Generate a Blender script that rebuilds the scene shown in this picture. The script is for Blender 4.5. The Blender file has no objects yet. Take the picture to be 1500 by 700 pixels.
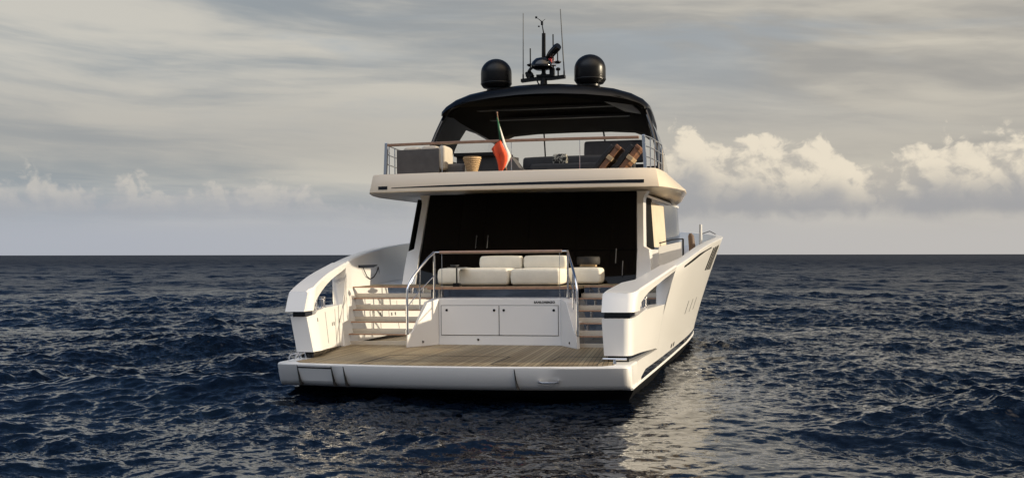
import bpy, math, random
import numpy as np
from mathutils import Vector, Matrix

random.seed(7)
rng = np.random.default_rng(11)
SC = bpy.context.scene
COL = SC.collection
R = math.radians

# ------------------------------------------------------------------ camera
YAW = R(12.34)
cam_d = bpy.data.cameras.new("camera")
cam = bpy.data.objects.new("camera", cam_d)
COL.objects.link(cam)
cam.location = (4.99, -17.69, 2.46)
cam.rotation_euler = (R(90), R(0.07), YAW)
cam_d.sensor_width = 36.0
cam_d.lens = 38.4
cam_d.shift_y = 23 / 1500
cam_d.clip_start = 0.1
cam_d.clip_end = 60000
SC.camera = cam

SC.view_settings.view_transform = "Standard"
SC.view_settings.look = "None"
SC.view_settings.gamma = 1.0
SC.view_settings.exposure = 0.0
SC.view_settings.use_curve_mapping = False

# ------------------------------------------------------------------ sun
SUN_EL = R(13.5)
SUN_AZ = R(6.0)          # from +X (starboard); negative = a little abaft the beam
sun_dir = Vector((math.cos(SUN_AZ) * math.cos(SUN_EL), math.sin(SUN_AZ) * math.cos(SUN_EL), math.sin(SUN_EL)))
sd = bpy.data.lights.new("sun", "SUN")
sd.energy = 4.95
sd.angle = R(0.6)
sd.color = (1.0, 0.85, 0.62)
sun = bpy.data.objects.new("sun", sd)
COL.objects.link(sun)
sun.rotation_euler = (-sun_dir).to_track_quat("-Z", "Y").to_euler()
sun.location = (40, 0, 30)


# ------------------------------------------------------------------ node helper
class NT:
    def __init__(self, tree):
        self.t = tree

    def n(self, typ, **kw):
        nd = self.t.nodes.new(typ)
        for k, v in kw.items():
            setattr(nd, k, v)
        return nd

    def put(self, sock, v):
        if hasattr(v, "is_output"):
            self.t.links.new(v, sock)
        else:
            sock.default_value = v

    def m(self, op, a, b=0.0, c=0.0, clamp=False):
        nd = self.n("ShaderNodeMath", operation=op)
        nd.use_clamp = clamp
        self.put(nd.inputs[0], a)
        self.put(nd.inputs[1], b)
        if op in ("MULTIPLY_ADD", "SMOOTH_MIN"):
            self.put(nd.inputs[2], c)
        return nd.outputs[0]

    def sm(self, v, lo, hi, a=0.0, b=1.0):
        nd = self.n("ShaderNodeMapRange", interpolation_type="SMOOTHSTEP")
        self.put(nd.inputs[0], v)
        nd.inputs[1].default_value = lo
        nd.inputs[2].default_value = hi
        nd.inputs[3].default_value = a
        nd.inputs[4].default_value = b
        return nd.outputs[0]

    def lin(self, v, lo, hi, a=0.0, b=1.0):
        nd = self.n("ShaderNodeMapRange")
        self.put(nd.inputs[0], v)
        nd.inputs[1].default_value = lo
        nd.inputs[2].default_value = hi
        nd.inputs[3].default_value = a
        nd.inputs[4].default_value = b
        return nd.outputs[0]

    def xyz(self, x, y, z):
        nd = self.n("ShaderNodeCombineXYZ")
        self.put(nd.inputs[0], x)
        self.put(nd.inputs[1], y)
        self.put(nd.inputs[2], z)
        return nd.outputs[0]

    def sep(self, v):
        nd = self.n("ShaderNodeSeparateXYZ")
        self.put(nd.inputs[0], v)
        return nd.outputs

    def noise(self, vec, scale=1.0, detail=2.0, rough=0.5, dist=0.0, out=0, dim="3D"):
        nd = self.n("ShaderNodeTexNoise", noise_dimensions=dim)
        self.put(nd.inputs["Vector"], vec)
        nd.inputs["Scale"].default_value = scale
        nd.inputs["Detail"].default_value = detail
        nd.inputs["Roughness"].default_value = rough
        nd.inputs["Distortion"].default_value = dist
        return nd.outputs[out]

    def mix(self, f, a, b):
        nd = self.n("ShaderNodeMix", data_type="RGBA")
        self.put(nd.inputs[0], f)
        self.put(nd.inputs[6], a if hasattr(a, "is_output") else (*a, 1))
        self.put(nd.inputs[7], b if hasattr(b, "is_output") else (*b, 1))
        return nd.outputs[2]


# ------------------------------------------------------------------ sky
W = bpy.data.worlds.new("World")
SC.world = W
W.use_nodes = True
W.cycles.sampling_method = "NONE"
wt = W.node_tree
for nd in list(wt.nodes):
    wt.nodes.remove(nd)
g = NT(wt)
out = g.n("ShaderNodeOutputWorld")
bg = g.n("ShaderNodeBackground")
bg.inputs[1].default_value = 0.1
wt.links.new(bg.outputs[0], out.inputs[0])
sky = g.n("ShaderNodeTexSky")
sky.sky_type = "NISHITA"
sky.sun_disc = False
sky.sun_elevation = SUN_EL
sky.sun_rotation = R(90) - SUN_AZ
sky.air_density = 1.0
sky.dust_density = 1.5
sky.ozone_density = 1.0
tc = g.n("ShaderNodeTexCoord")
dx, dy, dz = g.sep(tc.outputs["Generated"])
sy, cy = math.sin(YAW), math.cos(YAW)
u = g.m("ADD", g.m("MULTIPLY", dx, cy), g.m("MULTIPLY", dy, sy))      # across the view of the stern
w = g.m("ADD", g.m("MULTIPLY", dx, -sy), g.m("MULTIPLY", dy, cy))
az = g.m("ARCTAN2", u, w)
el = g.m("ARCSINE", dz)
A = g.m("MULTIPLY", az, 57.2958)     # degrees
E_ = g.m("MULTIPLY", el, 57.2958)

K = 10.0   # colours below are radiance / background strength


def kc(r, gg, b):
    return (r * K, gg * K, b * K)


# high thin layer: long soft streaks
warp = g.noise(g.xyz(g.m("MULTIPLY", A, 0.03), g.m("MULTIPLY", E_, 0.11), 3.1), 1.0, 3, 0.5)
Es = g.m("ADD", E_, g.m("MULTIPLY", g.m("SUBTRACT", warp, 0.5), 4.0))
tilt = g.m("ADD", Es, g.m("MULTIPLY", A, 0.05))
s1 = g.noise(g.xyz(g.m("MULTIPLY", A, 0.035), g.m("MULTIPLY", tilt, 0.24), 0.7), 1.0, 5, 0.55, 0.4)
s2 = g.noise(g.xyz(g.m("MULTIPLY", A, 0.10), g.m("MULTIPLY", tilt, 0.75), 5.7), 1.0, 6, 0.58, 0.25)
s = g.m("ADD", g.m("MULTIPLY", s1, 0.68), g.m("MULTIPLY", s2, 0.32))
low_f = g.sm(E_, 1.0, 9.0)
warm_side = g.sm(A, -26, 24)
c_shade = g.mix(warm_side, kc(0.300, 0.338, 0.368), kc(0.375, 0.358, 0.330))
c_light = g.mix(warm_side, kc(0.600, 0.575, 0.515), kc(0.640, 0.590, 0.495))
high = g.mix(g.sm(s, 0.39, 0.61), c_shade, c_light)
# gaps of open sky in the thin layer
gap = g.noise(g.xyz(g.m("MULTIPLY", A, 0.05), g.m("MULTIPLY", tilt, 0.30), 9.3), 1.0, 5, 0.55, 0.5)
gapf = g.m("MULTIPLY", g.sm(gap, 0.46, 0.64), g.m("MULTIPLY", g.sm(E_, 4.5, 11.0), g.lin(warm_side, 0, 1, 0.75, 0.35)))
high = g.mix(gapf, high, kc(0.345, 0.405, 0.465))
# darker bank in the middle heights, pale lilac near the horizon
midband = g.m("MULTIPLY", g.sm(E_, 3.0, 5.5), g.sm(E_, 10.0, 6.0))
high = g.mix(g.m("MULTIPLY", midband, 0.45), high, kc(0.395, 0.372, 0.345))
horizon = g.mix(warm_side, kc(0.430, 0.455, 0.510), kc(0.530, 0.510, 0.490))
base = g.mix(g.sm(E_, 4.2, 0.6), high, horizon)


# cumulus banks near the horizon
def density(oa, oe):
    a = g.m("ADD", A, oa)
    e = g.m("ADD", E_, oe)
    wv = g.noise(g.xyz(g.m("MULTIPLY", a, 0.55), g.m("MULTIPLY", e, 0.7), 1.3), 1.0, 3, 0.55, 0.0, out=1, dim="2D")
    wx, wy, _ = g.sep(wv)
    aw = g.m("ADD", a, g.m("MULTIPLY", g.m("SUBTRACT", wx, 0.5), 1.6))
    ew = g.m("ADD", e, g.m("MULTIPLY", g.m("SUBTRACT", wy, 0.5), 1.0))
    p = g.xyz(aw, g.m("MULTIPLY", ew, 1.15), 0.0)
    vo = g.n("ShaderNodeTexVoronoi", feature="F1", voronoi_dimensions="2D")
    g.put(vo.inputs["Vector"], p)
    vo.inputs["Scale"].default_value = 0.62
    vo.inputs["Detail"].default_value = 4.0
    vo.inputs["Roughness"].default_value = 0.48
    vo.inputs["Lacunarity"].default_value = 2.3
    vo.normalize = True
    bil = g.m("SUBTRACT", 0.55, vo.outputs["Distance"])
    n1 = g.noise(p, 0.50, 5, 0.52, dim="2D")
    # outline of the banks: top height (degrees) against bearing
    cr = g.n("ShaderNodeFloatCurve")
    c = cr.mapping.curves[0]
    pts = [(-30, 2.7), (-24, 2.7), (-22, 2.6), (-20.4, 2.2), (-18.8, 2.8), (-17.4, 2.3), (-15.5, 2.4), (-12.4, 3.1), (-11.2, 2.6),
           (-9, 2.3), (-6, 2.0), (3, 2.2), (7.0, 4.6), (9.3, 6.0), (11.0, 5.3), (12.6, 5.5), (14.2, 4.9), (16.2, 5.0), (17.6, 3.9), (19.2, 4.1),
           (21.2, 5.3), (23.4, 5.2), (25, 5.2), (30, 4.8)]
    while len(c.points) < len(pts):
        c.points.new(0.5, 0.5)
    for q, (xa, ya) in zip(c.points, pts):
        q.location = ((xa + 30) / 60, ya / 10)
        q.handle_type = "AUTO_CLAMPED"
    cr.mapping.update()
    g.put(cr.inputs["Value"], g.lin(a, -30, 30, 0, 1))
    top = g.m("MULTIPLY", cr.outputs[0], 10.0)
    body = g.m("SUBTRACT", top, e)
    d = g.m("ADD", g.m("MULTIPLY", body, g.lin(a, -4, 6, 0.30, 0.46)), g.m("ADD", g.m("MULTIPLY", bil, 1.25), g.m("MULTIPLY", g.m("SUBTRACT", n1, 0.5), 0.75)))
    return d, body, n1


d0, body0, n0 = density(0.0, 0.0)
d1, _, _ = density(0.42, 0.28)
d2, _, _ = density(1.5, 0.9)
lit = g.m("ADD", g.m("MULTIPLY", g.m("SUBTRACT", d0, d1), 1.1), g.m("MULTIPLY", g.m("SUBTRACT", d0, d2), 0.55))
litf = g.sm(lit, -0.12, 0.62)
basef = g.sm(E_, 1.7, 4.2)
right = g.sm(A, -4, 6)
c_dark = g.mix(right, kc(0.385, 0.400, 0.440), kc(0.365, 0.365, 0.380))
c_mid = g.mix(right, kc(0.480, 0.465, 0.455), kc(0.500, 0.465, 0.415))
c_top = g.mix(right, kc(0.680, 0.625, 0.555), kc(0.860, 0.765, 0.615))
depth_in = g.sm(g.m("ADD", body0, g.m("MULTIPLY", g.m("SUBTRACT", n0, 0.5), 2.2)), 3.2, 0.3)   # 1 at the crowns, 0 in the base
cum = g.mix(g.m("MULTIPLY", litf, g.m("MULTIPLY", depth_in, basef)), g.mix(g.m("MULTIPLY", depth_in, basef), c_dark, c_mid), c_top)
alpha = g.sm(d0, 0.00, 0.24)
foot = g.sm(g.m("ADD", E_, g.m("MULTIPLY", g.m("SUBTRACT", n0, 0.5), 1.1)), 1.60, 2.40)
amt = g.m("MULTIPLY", g.m("MULTIPLY", alpha, foot), g.mix(right, (0.62, 0.62, 0.62), (0.93, 0.93, 0.93)))
base = g.mix(amt, base, cum)
# above the picture: deep evening blue ahead, bright cloud abaft (warm towards the sun)
up = g.sm(dz, 0.205, 0.33)
ahead = g.mix(0.15, g.mix(warm_side, kc(0.040, 0.085, 0.185), kc(0.050, 0.080, 0.140)), sky.outputs[0])
base = g.mix(up, base, ahead)
dvec = tc.outputs["Generated"]
dp = g.n("ShaderNodeVectorMath", operation="DOT_PRODUCT")
g.put(dp.inputs[0], dvec)
dp.inputs[1].default_value = sun_dir
glow = g.sm(dp.outputs["Value"], -0.15, 0.9)
abaft = g.mix(glow, kc(1.30, 1.46, 1.72), kc(2.3, 1.85, 1.35))
back = g.m("MULTIPLY", g.sm(w, 0.05, -0.35), g.sm(dz, 0.28, 0.60))
lowback = g.m("MULTIPLY", g.sm(w, 0.05, -0.35), g.sm(dz, 0.46, 0.26))
base = g.mix(back, base, abaft)
base = g.mix(g.m("MULTIPLY", lowback, 0.9), base, kc(0.13, 0.155, 0.20))
final = g.mix(0.05, base, sky.outputs[0])
wt.links.new(final, bg.inputs[0])

# ------------------------------------------------------------------ materials
MATS = {}


def mat(name, col, rough=0.5, metal=0.0, coat=0.0, spec=0.5, bump=0.0, bscale=40.0, var=0.0, vscale=3.0, rvar=0.0):
    m = bpy.data.materials.new(name)
    m.use_nodes = True
    t = NT(m.node_tree)
    b = m.node_tree.nodes["Principled BSDF"]
    b.inputs["Base Color"].default_value = (*col, 1)
    b.inputs["Roughness"].default_value = rough
    b.inputs["Metallic"].default_value = metal
    b.inputs["Coat Weight"].default_value = coat
    b.inputs["Coat Roughness"].default_value = 0.06
    b.inputs["Specular IOR Level"].default_value = spec
    co = t.n("ShaderNodeTexCoord").outputs["Object"]
    if var:
        nz = t.noise(co, vscale, 5, 0.6)
        t.put(b.inputs["Base Color"], t.mix(t.sm(nz, 0.3, 0.7), tuple(c * (1 - var) for c in col), tuple(min(1, c * (1 + var)) for c in col)))
    if rvar:
        nz = t.noise(co, vscale * 2.3, 4, 0.6)
        t.put(b.inputs["Roughness"], t.lin(nz, 0.3, 0.7, max(0.01, rough - rvar), rough + rvar))
    if bump:
        bp = t.n("ShaderNodeBump")
        bp.inputs["Strength"].default_value = bump
        bp.inputs["Distance"].default_value = 0.01
        t.put(bp.inputs["Height"], t.noise(co, bscale, 4, 0.6))
        t.put(b.inputs["Normal"], bp.outputs[0])
    MATS[name] = m
    return m


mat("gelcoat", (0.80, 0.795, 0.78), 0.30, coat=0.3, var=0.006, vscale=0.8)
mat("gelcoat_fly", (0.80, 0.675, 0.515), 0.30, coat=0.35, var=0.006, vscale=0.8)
mat("gelcoat_matt", (0.77, 0.76, 0.75), 0.42, coat=0.15, var=0.006)
mat("black_gloss", (0.006, 0.006, 0.007), 0.10, coat=0.4, rvar=0.03)
mat("black_satin", (0.006, 0.006, 0.0065), 0.33, spec=0.3, rvar=0.05)
mat("vent_black", (0.008, 0.008, 0.008), 0.8, spec=0.1)
mat("antifoul", (0.004, 0.0045, 0.006), 0.7, spec=0.15, var=0.2)
mat("dark_panel", (0.045, 0.047, 0.050), 0.38, var=0.1)
mat("grey_panel", (0.10, 0.104, 0.108), 0.4, var=0.08)
mat("headliner", (0.006, 0.006, 0.006), 0.8, spec=0.1)
mat("seam", (0.02, 0.02, 0.02), 0.7)
mat("steel", (0.78, 0.78, 0.80), 0.09, metal=1.0, rvar=0.04)
mat("mirror_dark_reflection", (0.30, 0.31, 0.33), 0.03, metal=1.0)  # same mirror, its colour darkened to imitate a dark sea reflection
mat("mirror", (0.80, 0.80, 0.80), 0.025, metal=1.0)
mat("teak_rail", (0.33, 0.19, 0.12), 0.35, coat=0.5, var=0.15, vscale=9)
mat("cream_fabric", (0.78, 0.735, 0.63), 0.85, bump=0.6, bscale=9, var=0.04, vscale=6)
mat("grey_fabric", (0.10, 0.095, 0.095), 0.85, bump=0.3, bscale=160, var=0.1, vscale=5)
mat("pale_fabric", (0.50, 0.45, 0.38), 0.85, bump=0.25, bscale=160, var=0.06, vscale=5)
mat("dark_fabric", (0.022, 0.023, 0.026), 0.8, bump=0.3, bscale=160, var=0.15, vscale=5)
mat("leather", (0.24, 0.115, 0.062), 0.5, bump=0.2, bscale=60, var=0.2, vscale=8)
mat("tan_trim", (0.55, 0.40, 0.24), 0.6, var=0.1)
mat("wicker", (0.52, 0.36, 0.20), 0.7, bump=0.8, bscale=70, var=0.25, vscale=30)
mat("flag_green", (0.010, 0.11, 0.045), 0.8, bump=0.2, bscale=90)
mat("flag_white", (0.72, 0.70, 0.64), 0.8, bump=0.2, bscale=90)
mat("flag_red", (0.78, 0.095, 0.03), 0.8, bump=0.2, bscale=90, var=0.12, vscale=8)
mat("blind", (0.60, 0.53, 0.42), 0.75, var=0.04)
mat("fender_brown", (0.13, 0.085, 0.06), 0.6)
mat("foam", (0.75, 0.75, 0.74), 0.7)
mat("hardtop_black", (0.005, 0.005, 0.0055), 0.28, spec=0.28)
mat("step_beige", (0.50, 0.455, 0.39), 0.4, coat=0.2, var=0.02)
mat("red_lens", (0.5, 0.03, 0.03), 0.25)
mat("white_plastic", (0.7, 0.7, 0.68), 0.4)
mat("black_cloth", (0.02, 0.018, 0.016), 0.7, bump=0.2, bscale=90)


def teak():
    m = bpy.data.materials.new("teak_planks")
    m.use_nodes = True
    t = NT(m.node_tree)
    b = m.node_tree.nodes["Principled BSDF"]
    co = t.n("ShaderNodeTexCoord").outputs["Object"]
    x, y, z = t.sep(co)
    # planks run fore and aft, closing in a little to starboard
    uu = t.m("ADD", x, t.m("MULTIPLY", t.m("MULTIPLY", t.m("MAXIMUM", x, 0.0), 0.034), y))
    k = t.m("DIVIDE", uu, 0.082)
    fr = t.m("FRACT", t.m("ADD", k, 100.0))
    idx = t.m("FLOOR", t.m("ADD", k, 100.0))
    wn = t.n("ShaderNodeTexWhiteNoise", noise_dimensions="1D")
    t.put(wn.inputs["W"], idx)
    seam = t.m("LESS_THAN", t.m("ABSOLUTE", t.m("SUBTRACT", fr, 0.5)), 0.43)
    grain = t.noise(t.xyz(t.m("MULTIPLY", uu, 60), t.m("MULTIPLY", y, 2.5), t.m("MULTIPLY", wn.outputs[0], 30)), 1.0, 5, 0.6)
    wet = t.noise(co, 0.9, 4, 0.6)
    tone = t.m("ADD", t.m("MULTIPLY", wn.outputs[0], 0.75), t.m("MULTIPLY", grain, 0.45))
    c = t.mix(t.sm(tone, 0.15, 1.0), (0.205, 0.158, 0.092), (0.345, 0.280, 0.175))
    c = t.mix(t.m("MULTIPLY", t.sm(wet, 0.42, 0.7), 0.22), c, (0.34, 0.22, 0.11))
    c = t.mix(seam, (0.030, 0.023, 0.016), c)
    t.put(b.inputs["Base Color"], c)
    b.inputs["Roughness"].default_value = 0.62
    bp = t.n("ShaderNodeBump")
    bp.inputs["Strength"].default_value = 0.4
    bp.inputs["Distance"].default_value = 0.004
    t.put(bp.inputs["Height"], t.m("ADD", seam, t.m("MULTIPLY", grain, 0.4)))
    t.put(b.inputs["Normal"], bp.outputs[0])
    MATS["teak"] = m


teak()


def dark_glass():
    m = mat("dark_glass", (0.003, 0.003, 0.0035), 0.03, spec=0.17)
    m = mat("side_glass", (0.02, 0.023, 0.027), 0.05, spec=0.9)
    m = bpy.data.materials.new("clear_glass")
    m.use_nodes = True
    nt = m.node_tree
    t = NT(nt)
    for nd in list(nt.nodes):
        nt.nodes.remove(nd)
    o = t.n("ShaderNodeOutputMaterial")
    tr = t.n("ShaderNodeBsdfTransparent")
    tr.inputs[0].default_value = (0.99, 0.995, 1.0, 1)
    gl = t.n("ShaderNodeBsdfGlossy")
    gl.inputs["Roughness"].default_value = 0.03
    lw = t.n("ShaderNodeLayerWeight")
    lw.inputs[0].default_value = 0.5
    mx = t.n("ShaderNodeMixShader")
    t.put(mx.inputs[0], t.m("ADD", 0.04, t.m("MULTIPLY", t.m("POWER", lw.outputs["Facing"], 5.0), 0.5)))
    nt.links.new(tr.outputs[0], mx.inputs[1])
    nt.links.new(gl.outputs[0], mx.inputs[2])
    nt.links.new(mx.outputs[0], o.inputs[0])
    MATS["clear_glass"] = m


dark_glass()


# ------------------------------------------------------------------ mesh helper
def V(*a):
    return Vector(a)


class MB:
    """collects shapes (boat metres: x to starboard, y forward, z up) and links them as one mesh object"""

    def __init__(self):
        self.v, self.f, self.mi = [], [], []

    def add(self, vs, fs, mi=0):
        o = len(self.v)
        self.v += [tuple(p) for p in vs]
        self.f += [tuple(i + o for i in f) for f in fs]
        self.mi += [mi] * len(fs)
        return self

    def box(self, x0, x1, y0, y1, z0, z1, mi=0, taper=0.0):
        t = taper
        vs = [(x0, y0, z0), (x1, y0, z0), (x1, y1, z0), (x0, y1, z0),
              (x0 + t, y0 + t, z1), (x1 - t, y0 + t, z1), (x1 - t, y1 - t, z1), (x0 + t, y1 - t, z1)]
        return self.add(vs, [(0, 3, 2, 1), (4, 5, 6, 7), (0, 1, 5, 4), (1, 2, 6, 5), (2, 3, 7, 6), (3, 0, 4, 7)], mi)

    def loft(self, rings, closed=True, cap0=True, cap1=True, mi=0):
        n = len(rings[0])
        vs = [p for r in rings for p in r]
        fs = []
        for i in range(len(rings) - 1):
            for j in range(n if closed else n - 1):
                k = (j + 1) % n
                fs.append((i * n + j, i * n + k, (i + 1) * n + k, (i + 1) * n + j))
        if cap0:
            fs.append(tuple(range(n - 1, -1, -1)))
        if cap1:
            o = (len(rings) - 1) * n
            fs.append(tuple(o + j for j in range(n)))
        return self.add(vs, fs, mi)

    def tube(self, pts, r, n=10, mi=0, caps=True):
        pts = [Vector(p) for p in pts]
        rr = r if isinstance(r, (list, tuple)) else [r] * len(pts)
        rings = []
        ref = None
        for i, p in enumerate(pts):
            a = pts[max(i - 1, 0)]
            b = pts[min(i + 1, len(pts) - 1)]
            t = (b - a).normalized()
            if ref is None:
                ref = Vector((0, 0, 1)) if abs(t.z) < 0.9 else Vector((1, 0, 0))
            e1 = (ref - t * ref.dot(t)).normalized()
            ref = e1
            e2 = t.cross(e1)
            rings.append([p + (e1 * math.cos(q) + e2 * math.sin(q)) * rr[i] for q in [2 * math.pi * k / n for k in range(n)]])
        return self.loft(rings, True, caps, caps, mi)

    def lathe(self, c, prof, n=24, mi=0):
        rings = [[(c[0] + r * math.cos(2 * math.pi * k / n), c[1] + r * math.sin(2 * math.pi * k / n), c[2] + z) for k in range(n)] for r, z in prof]
        return self.loft(rings, True, True, True, mi)

    def flat(self, a, b, wdt, th, mi=0):
        """rectangular bar from a to b"""
        a, b = Vector(a), Vector(b)
        t = (b - a).normalized()
        e1 = Vector((0, 0, 1)).cross(t)
        e1 = e1.normalized() if e1.length > 1e-4 else Vector((1, 0, 0))
        e2 = t.cross(e1)
        rings = [[p + e1 * sx * wdt / 2 + e2 * sz * th / 2 for sx, sz in ((-1, -1), (1, -1), (1, 1), (-1, 1))] for p in (a, b)]
        return self.loft(rings)

    def build(self, name, m, parent=None, bevel=0.0, seg=2, smooth=True, label=None, angle=35):
        me = bpy.data.meshes.new(name)
        off = Vector(parent.get("_base", (0, 0, 0))) if parent else Vector((0, 0, 0))
        me.from_pydata([tuple(Vector(p) - off) for p in self.v], [], self.f)
        for mm in (m if isinstance(m, (list, tuple)) else [m]):
            me.materials.append(MATS[mm])
        me.polygons.foreach_set("material_index", self.mi)
        import bmesh
        bm = bmesh.new()
        bm.from_mesh(me)
        bmesh.ops.remove_doubles(bm, verts=bm.verts, dist=1e-5)
        bmesh.ops.recalc_face_normals(bm, faces=bm.faces)
        bm.to_mesh(me)
        bm.free()
        me.update()
        o = bpy.data.objects.new(name, me)
        COL.objects.link(o)
        if parent:
            o.parent = parent
            o["_base"] = tuple(off)
        if smooth:
            me.polygons.foreach_set("use_smooth", [True] * len(me.polygons))
            me.set_sharp_from_angle(angle=R(angle))
        if bevel:
            b = o.modifiers.new("bevel", "BEVEL")
            b.width = bevel
            b.segments = seg
            b.limit_method = "ANGLE"
            b.angle_limit = R(28)
            b.harden_normals = True
        if label:
            o["label"] = label
        return o


ABOARD = []


def thing(name, label, cat, loc=(0, 0, 0), group=None):
    o = bpy.data.objects.new(name, None)
    COL.objects.link(o)
    o.location = loc
    o["_base"] = tuple(loc)
    o["label"] = label
    o["category"] = cat
    if group:
        o["group"] = group
    ABOARD.append(o)
    return o


def interp(x, tab):
    return float(np.interp(x, [a for a, _ in tab], [b for _, b in tab]))


def smooth_tab(tab, n=4):
    """Catmull-Rom densified table"""
    xs = [a for a, _ in tab]
    ys = [b for _, b in tab]
    o = []
    for i in range(len(tab) - 1):
        x0, x1 = xs[i], xs[i + 1]
        m0 = (ys[i + 1] - ys[max(i - 1, 0)]) / (xs[i + 1] - xs[max(i - 1, 0)])
        j = min(i + 2, len(tab) - 1)
        m1 = (ys[j] - ys[i]) / (xs[j] - xs[i])
        h = x1 - x0
        for k in range(n):
            t = k / n
            o.append((x0 + h * t, (2 * t**3 - 3 * t**2 + 1) * ys[i] + (t**3 - 2 * t**2 + t) * h * m0 + (-2 * t**3 + 3 * t**2) * ys[i + 1] + (t**3 - t**2) * h * m1))
    o.append(tab[-1])
    return o


# ------------------------------------------------------------------ sea
def build_sea():
    cx, cyy = 4.99, -17.69
    # one sheet out to the horizon: rings round the mooring, finer where waves are seen close
    rs = [0.6]
    while rs[-1] < 24000:
        r = rs[-1]
        if r < 9:
            dr = 0.14
        elif r < 13:
            dr = 0.03
        elif r < 70:
            dr = 0.0022 * r
        elif r < 320:
            dr = 0.0032 * r
        else:
            dr = min(0.0032 * r * (1 + (r - 320) / 400), 0.06 * r)
        rs.append(r + dr)
    rs = np.array(rs)
    fa = YAW + math.pi / 2
    half = R(36)
    a_f = np.linspace(-half, half, 980)
    a_b = np.linspace(half, 2 * math.pi - half, 380)[1:-1]
    ang = np.concatenate([a_f, a_b]) + fa
    nr, na = len(rs), len(ang)
    Rr, Aa = np.meshgrid(rs, ang, indexing="ij")
    X = cx + Rr * np.cos(Aa)
    Y = cyy + Rr * np.sin(Aa)
    X0 = X.astype(np.float32)
    Y0 = Y.astype(np.float32)
    drr = np.gradient(rs)
    spac = np.maximum(drr, rs * 0.00128)[:, None].astype(np.float32)
    Z = np.zeros_like(X0)
    DX = np.zeros_like(X0)
    DY = np.zeros_like(X0)
    NW = 210
    lam = np.exp(np.linspace(math.log(0.16), math.log(11.0), NW))
    main = R(-62)     # the chop runs past the stern towards the camera
    for i, L in enumerate(lam):
        k = 2 * math.pi / L
        spread = 0.95 if L < 3 else 0.62
        th = main + rng.normal(0, spread)
        slope = (0.036 if L < 0.8 else 0.021 if L < 2 else 0.019 * (2 / L) ** 0.35) * rng.uniform(0.5, 1.45)
        a = slope / k
        ph = rng.uniform(0, 2 * math.pi)
        att = np.clip((L / spac - 1.9) / 2.2, 0, 1)
        rows = np.nonzero(att[:, 0] > 0)[0]
        if len(rows) == 0:
            continue
        hi = rows.max() + 1
        # slow gusts: the chop comes in patches
        x, y = X0[:hi], Y0[:hi]
        p = (k * (x * math.cos(th) + y * math.sin(th)) + ph).astype(np.float32)
        s_, c_ = np.sin(p), np.cos(p)
        at = att[:hi] * a
        Z[:hi] += at * c_
        q = 0.7
        DX[:hi] -= q * at * math.cos(th) * s_
        DY[:hi] -= q * at * math.sin(th) * s_
    gust = np.ones_like(X0)
    gr = np.random.default_rng(5)
    for lamg, ag in ((34, 0.20), (21, 0.20), (13, 0.20), (8.5, 0.18), (5.5, 0.14), (3.7, 0.10)):
        for _ in range(2):
            th = YAW + math.pi / 2 + gr.normal(0, 0.5)      # patches lie across the swell
            k = 2 * math.pi / lamg
            gust += ag * np.sin(k * (X0 * math.cos(th) + Y0 * math.sin(th)) + gr.uniform(0, 6.28)) * np.sin(0.35 * k * (X0 * math.sin(th) - Y0 * math.cos(th)) + gr.uniform(0, 6.28))
    gust = np.clip(gust, 0.40, 1.30)
    # the water lies quieter close under the stern and along the sheltered side
    gust *= 1 - 0.82 * np.exp(-((X0 - 4.3) / 2.7) ** 2 - ((Y0 + 1.0) / 9.5) ** 2) - 0.25 * np.exp(-((X0 + 1.5) / 3.5) ** 2 - ((Y0 + 4.0) / 3.5) ** 2)
    fade = np.clip(1.0 - (rs[:, None] - 900) / 1500, 0.0, 1.0)
    Z *= gust * fade
    X = X0 + DX * gust * fade
    Y = Y0 + DY * gust * fade
    verts = np.stack([X, Y, Z], -1).reshape(-1, 3).astype(np.float32)
    verts = np.concatenate([verts, np.array([[cx, cyy, 0]], np.float32)])
    ii, jj = np.meshgrid(np.arange(nr - 1), np.arange(na), indexing="ij")
    j2 = (jj + 1) % na
    quads = np.stack([ii * na + jj, (ii + 1) * na + jj, (ii + 1) * na + j2, ii * na + j2], -1).reshape(-1, 4)
    ctr = nr * na
    tris = np.stack([np.full(na, ctr), np.arange(na), (np.arange(na) + 1) % na], -1)
    me = bpy.data.meshes.new("sea")
    me.vertices.add(len(verts))
    me.vertices.foreach_set("co", verts.ravel())
    loops = np.concatenate([quads.ravel(), tris.ravel()]).astype(np.int32)
    me.loops.add(len(loops))
    me.loops.foreach_set("vertex_index", loops)
    st = np.concatenate([np.arange(len(quads)) * 4, len(quads) * 4 + np.arange(len(tris)) * 3]).astype(np.int32)
    me.polygons.add(len(st))
    me.polygons.foreach_set("loop_start", st)
    me.polygons.foreach_set("use_smooth", np.ones(len(st), bool))
    me.update(calc_edges=True)
    me.validate()
    m = bpy.data.materials.new("sea_water")
    m.use_nodes = True
    nt = m.node_tree
    t = NT(nt)
    b = nt.nodes["Principled BSDF"]
    b.inputs["Base Color"].default_value = (0.0018, 0.0049, 0.0125, 1)
    b.inputs["IOR"].default_value = 1.333
    b.inputs["Roughness"].default_value = 0.06
    geo = t.n("ShaderNodeNewGeometry")
    pos = geo.outputs["Position"]
    px, py, pz = t.sep(pos)

    def slopes(scale, amp, sx=1.0, det=2.0):
        cl = t.noise(t.xyz(t.m("MULTIPLY", px, sx), py, 0.0), scale, det, 0.55, 0.6, out=1)
        a_, b_, _ = t.sep(cl)
        return t.m("MULTIPLY", t.m("SUBTRACT", a_, 0.5), amp), t.m("MULTIPLY", t.m("SUBTRACT", b_, 0.5), amp)

    a1, b1 = slopes(5.0, 0.80, 0.70, 3.0)
    a2, b2 = slopes(14.0, 1.10, 0.70)
    dist = t.m("SQRT", t.m("ADD", t.m("POWER", t.m("SUBTRACT", px, cx), 2.0), t.m("POWER", t.m("SUBTRACT", py, cyy), 2.0)))
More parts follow.
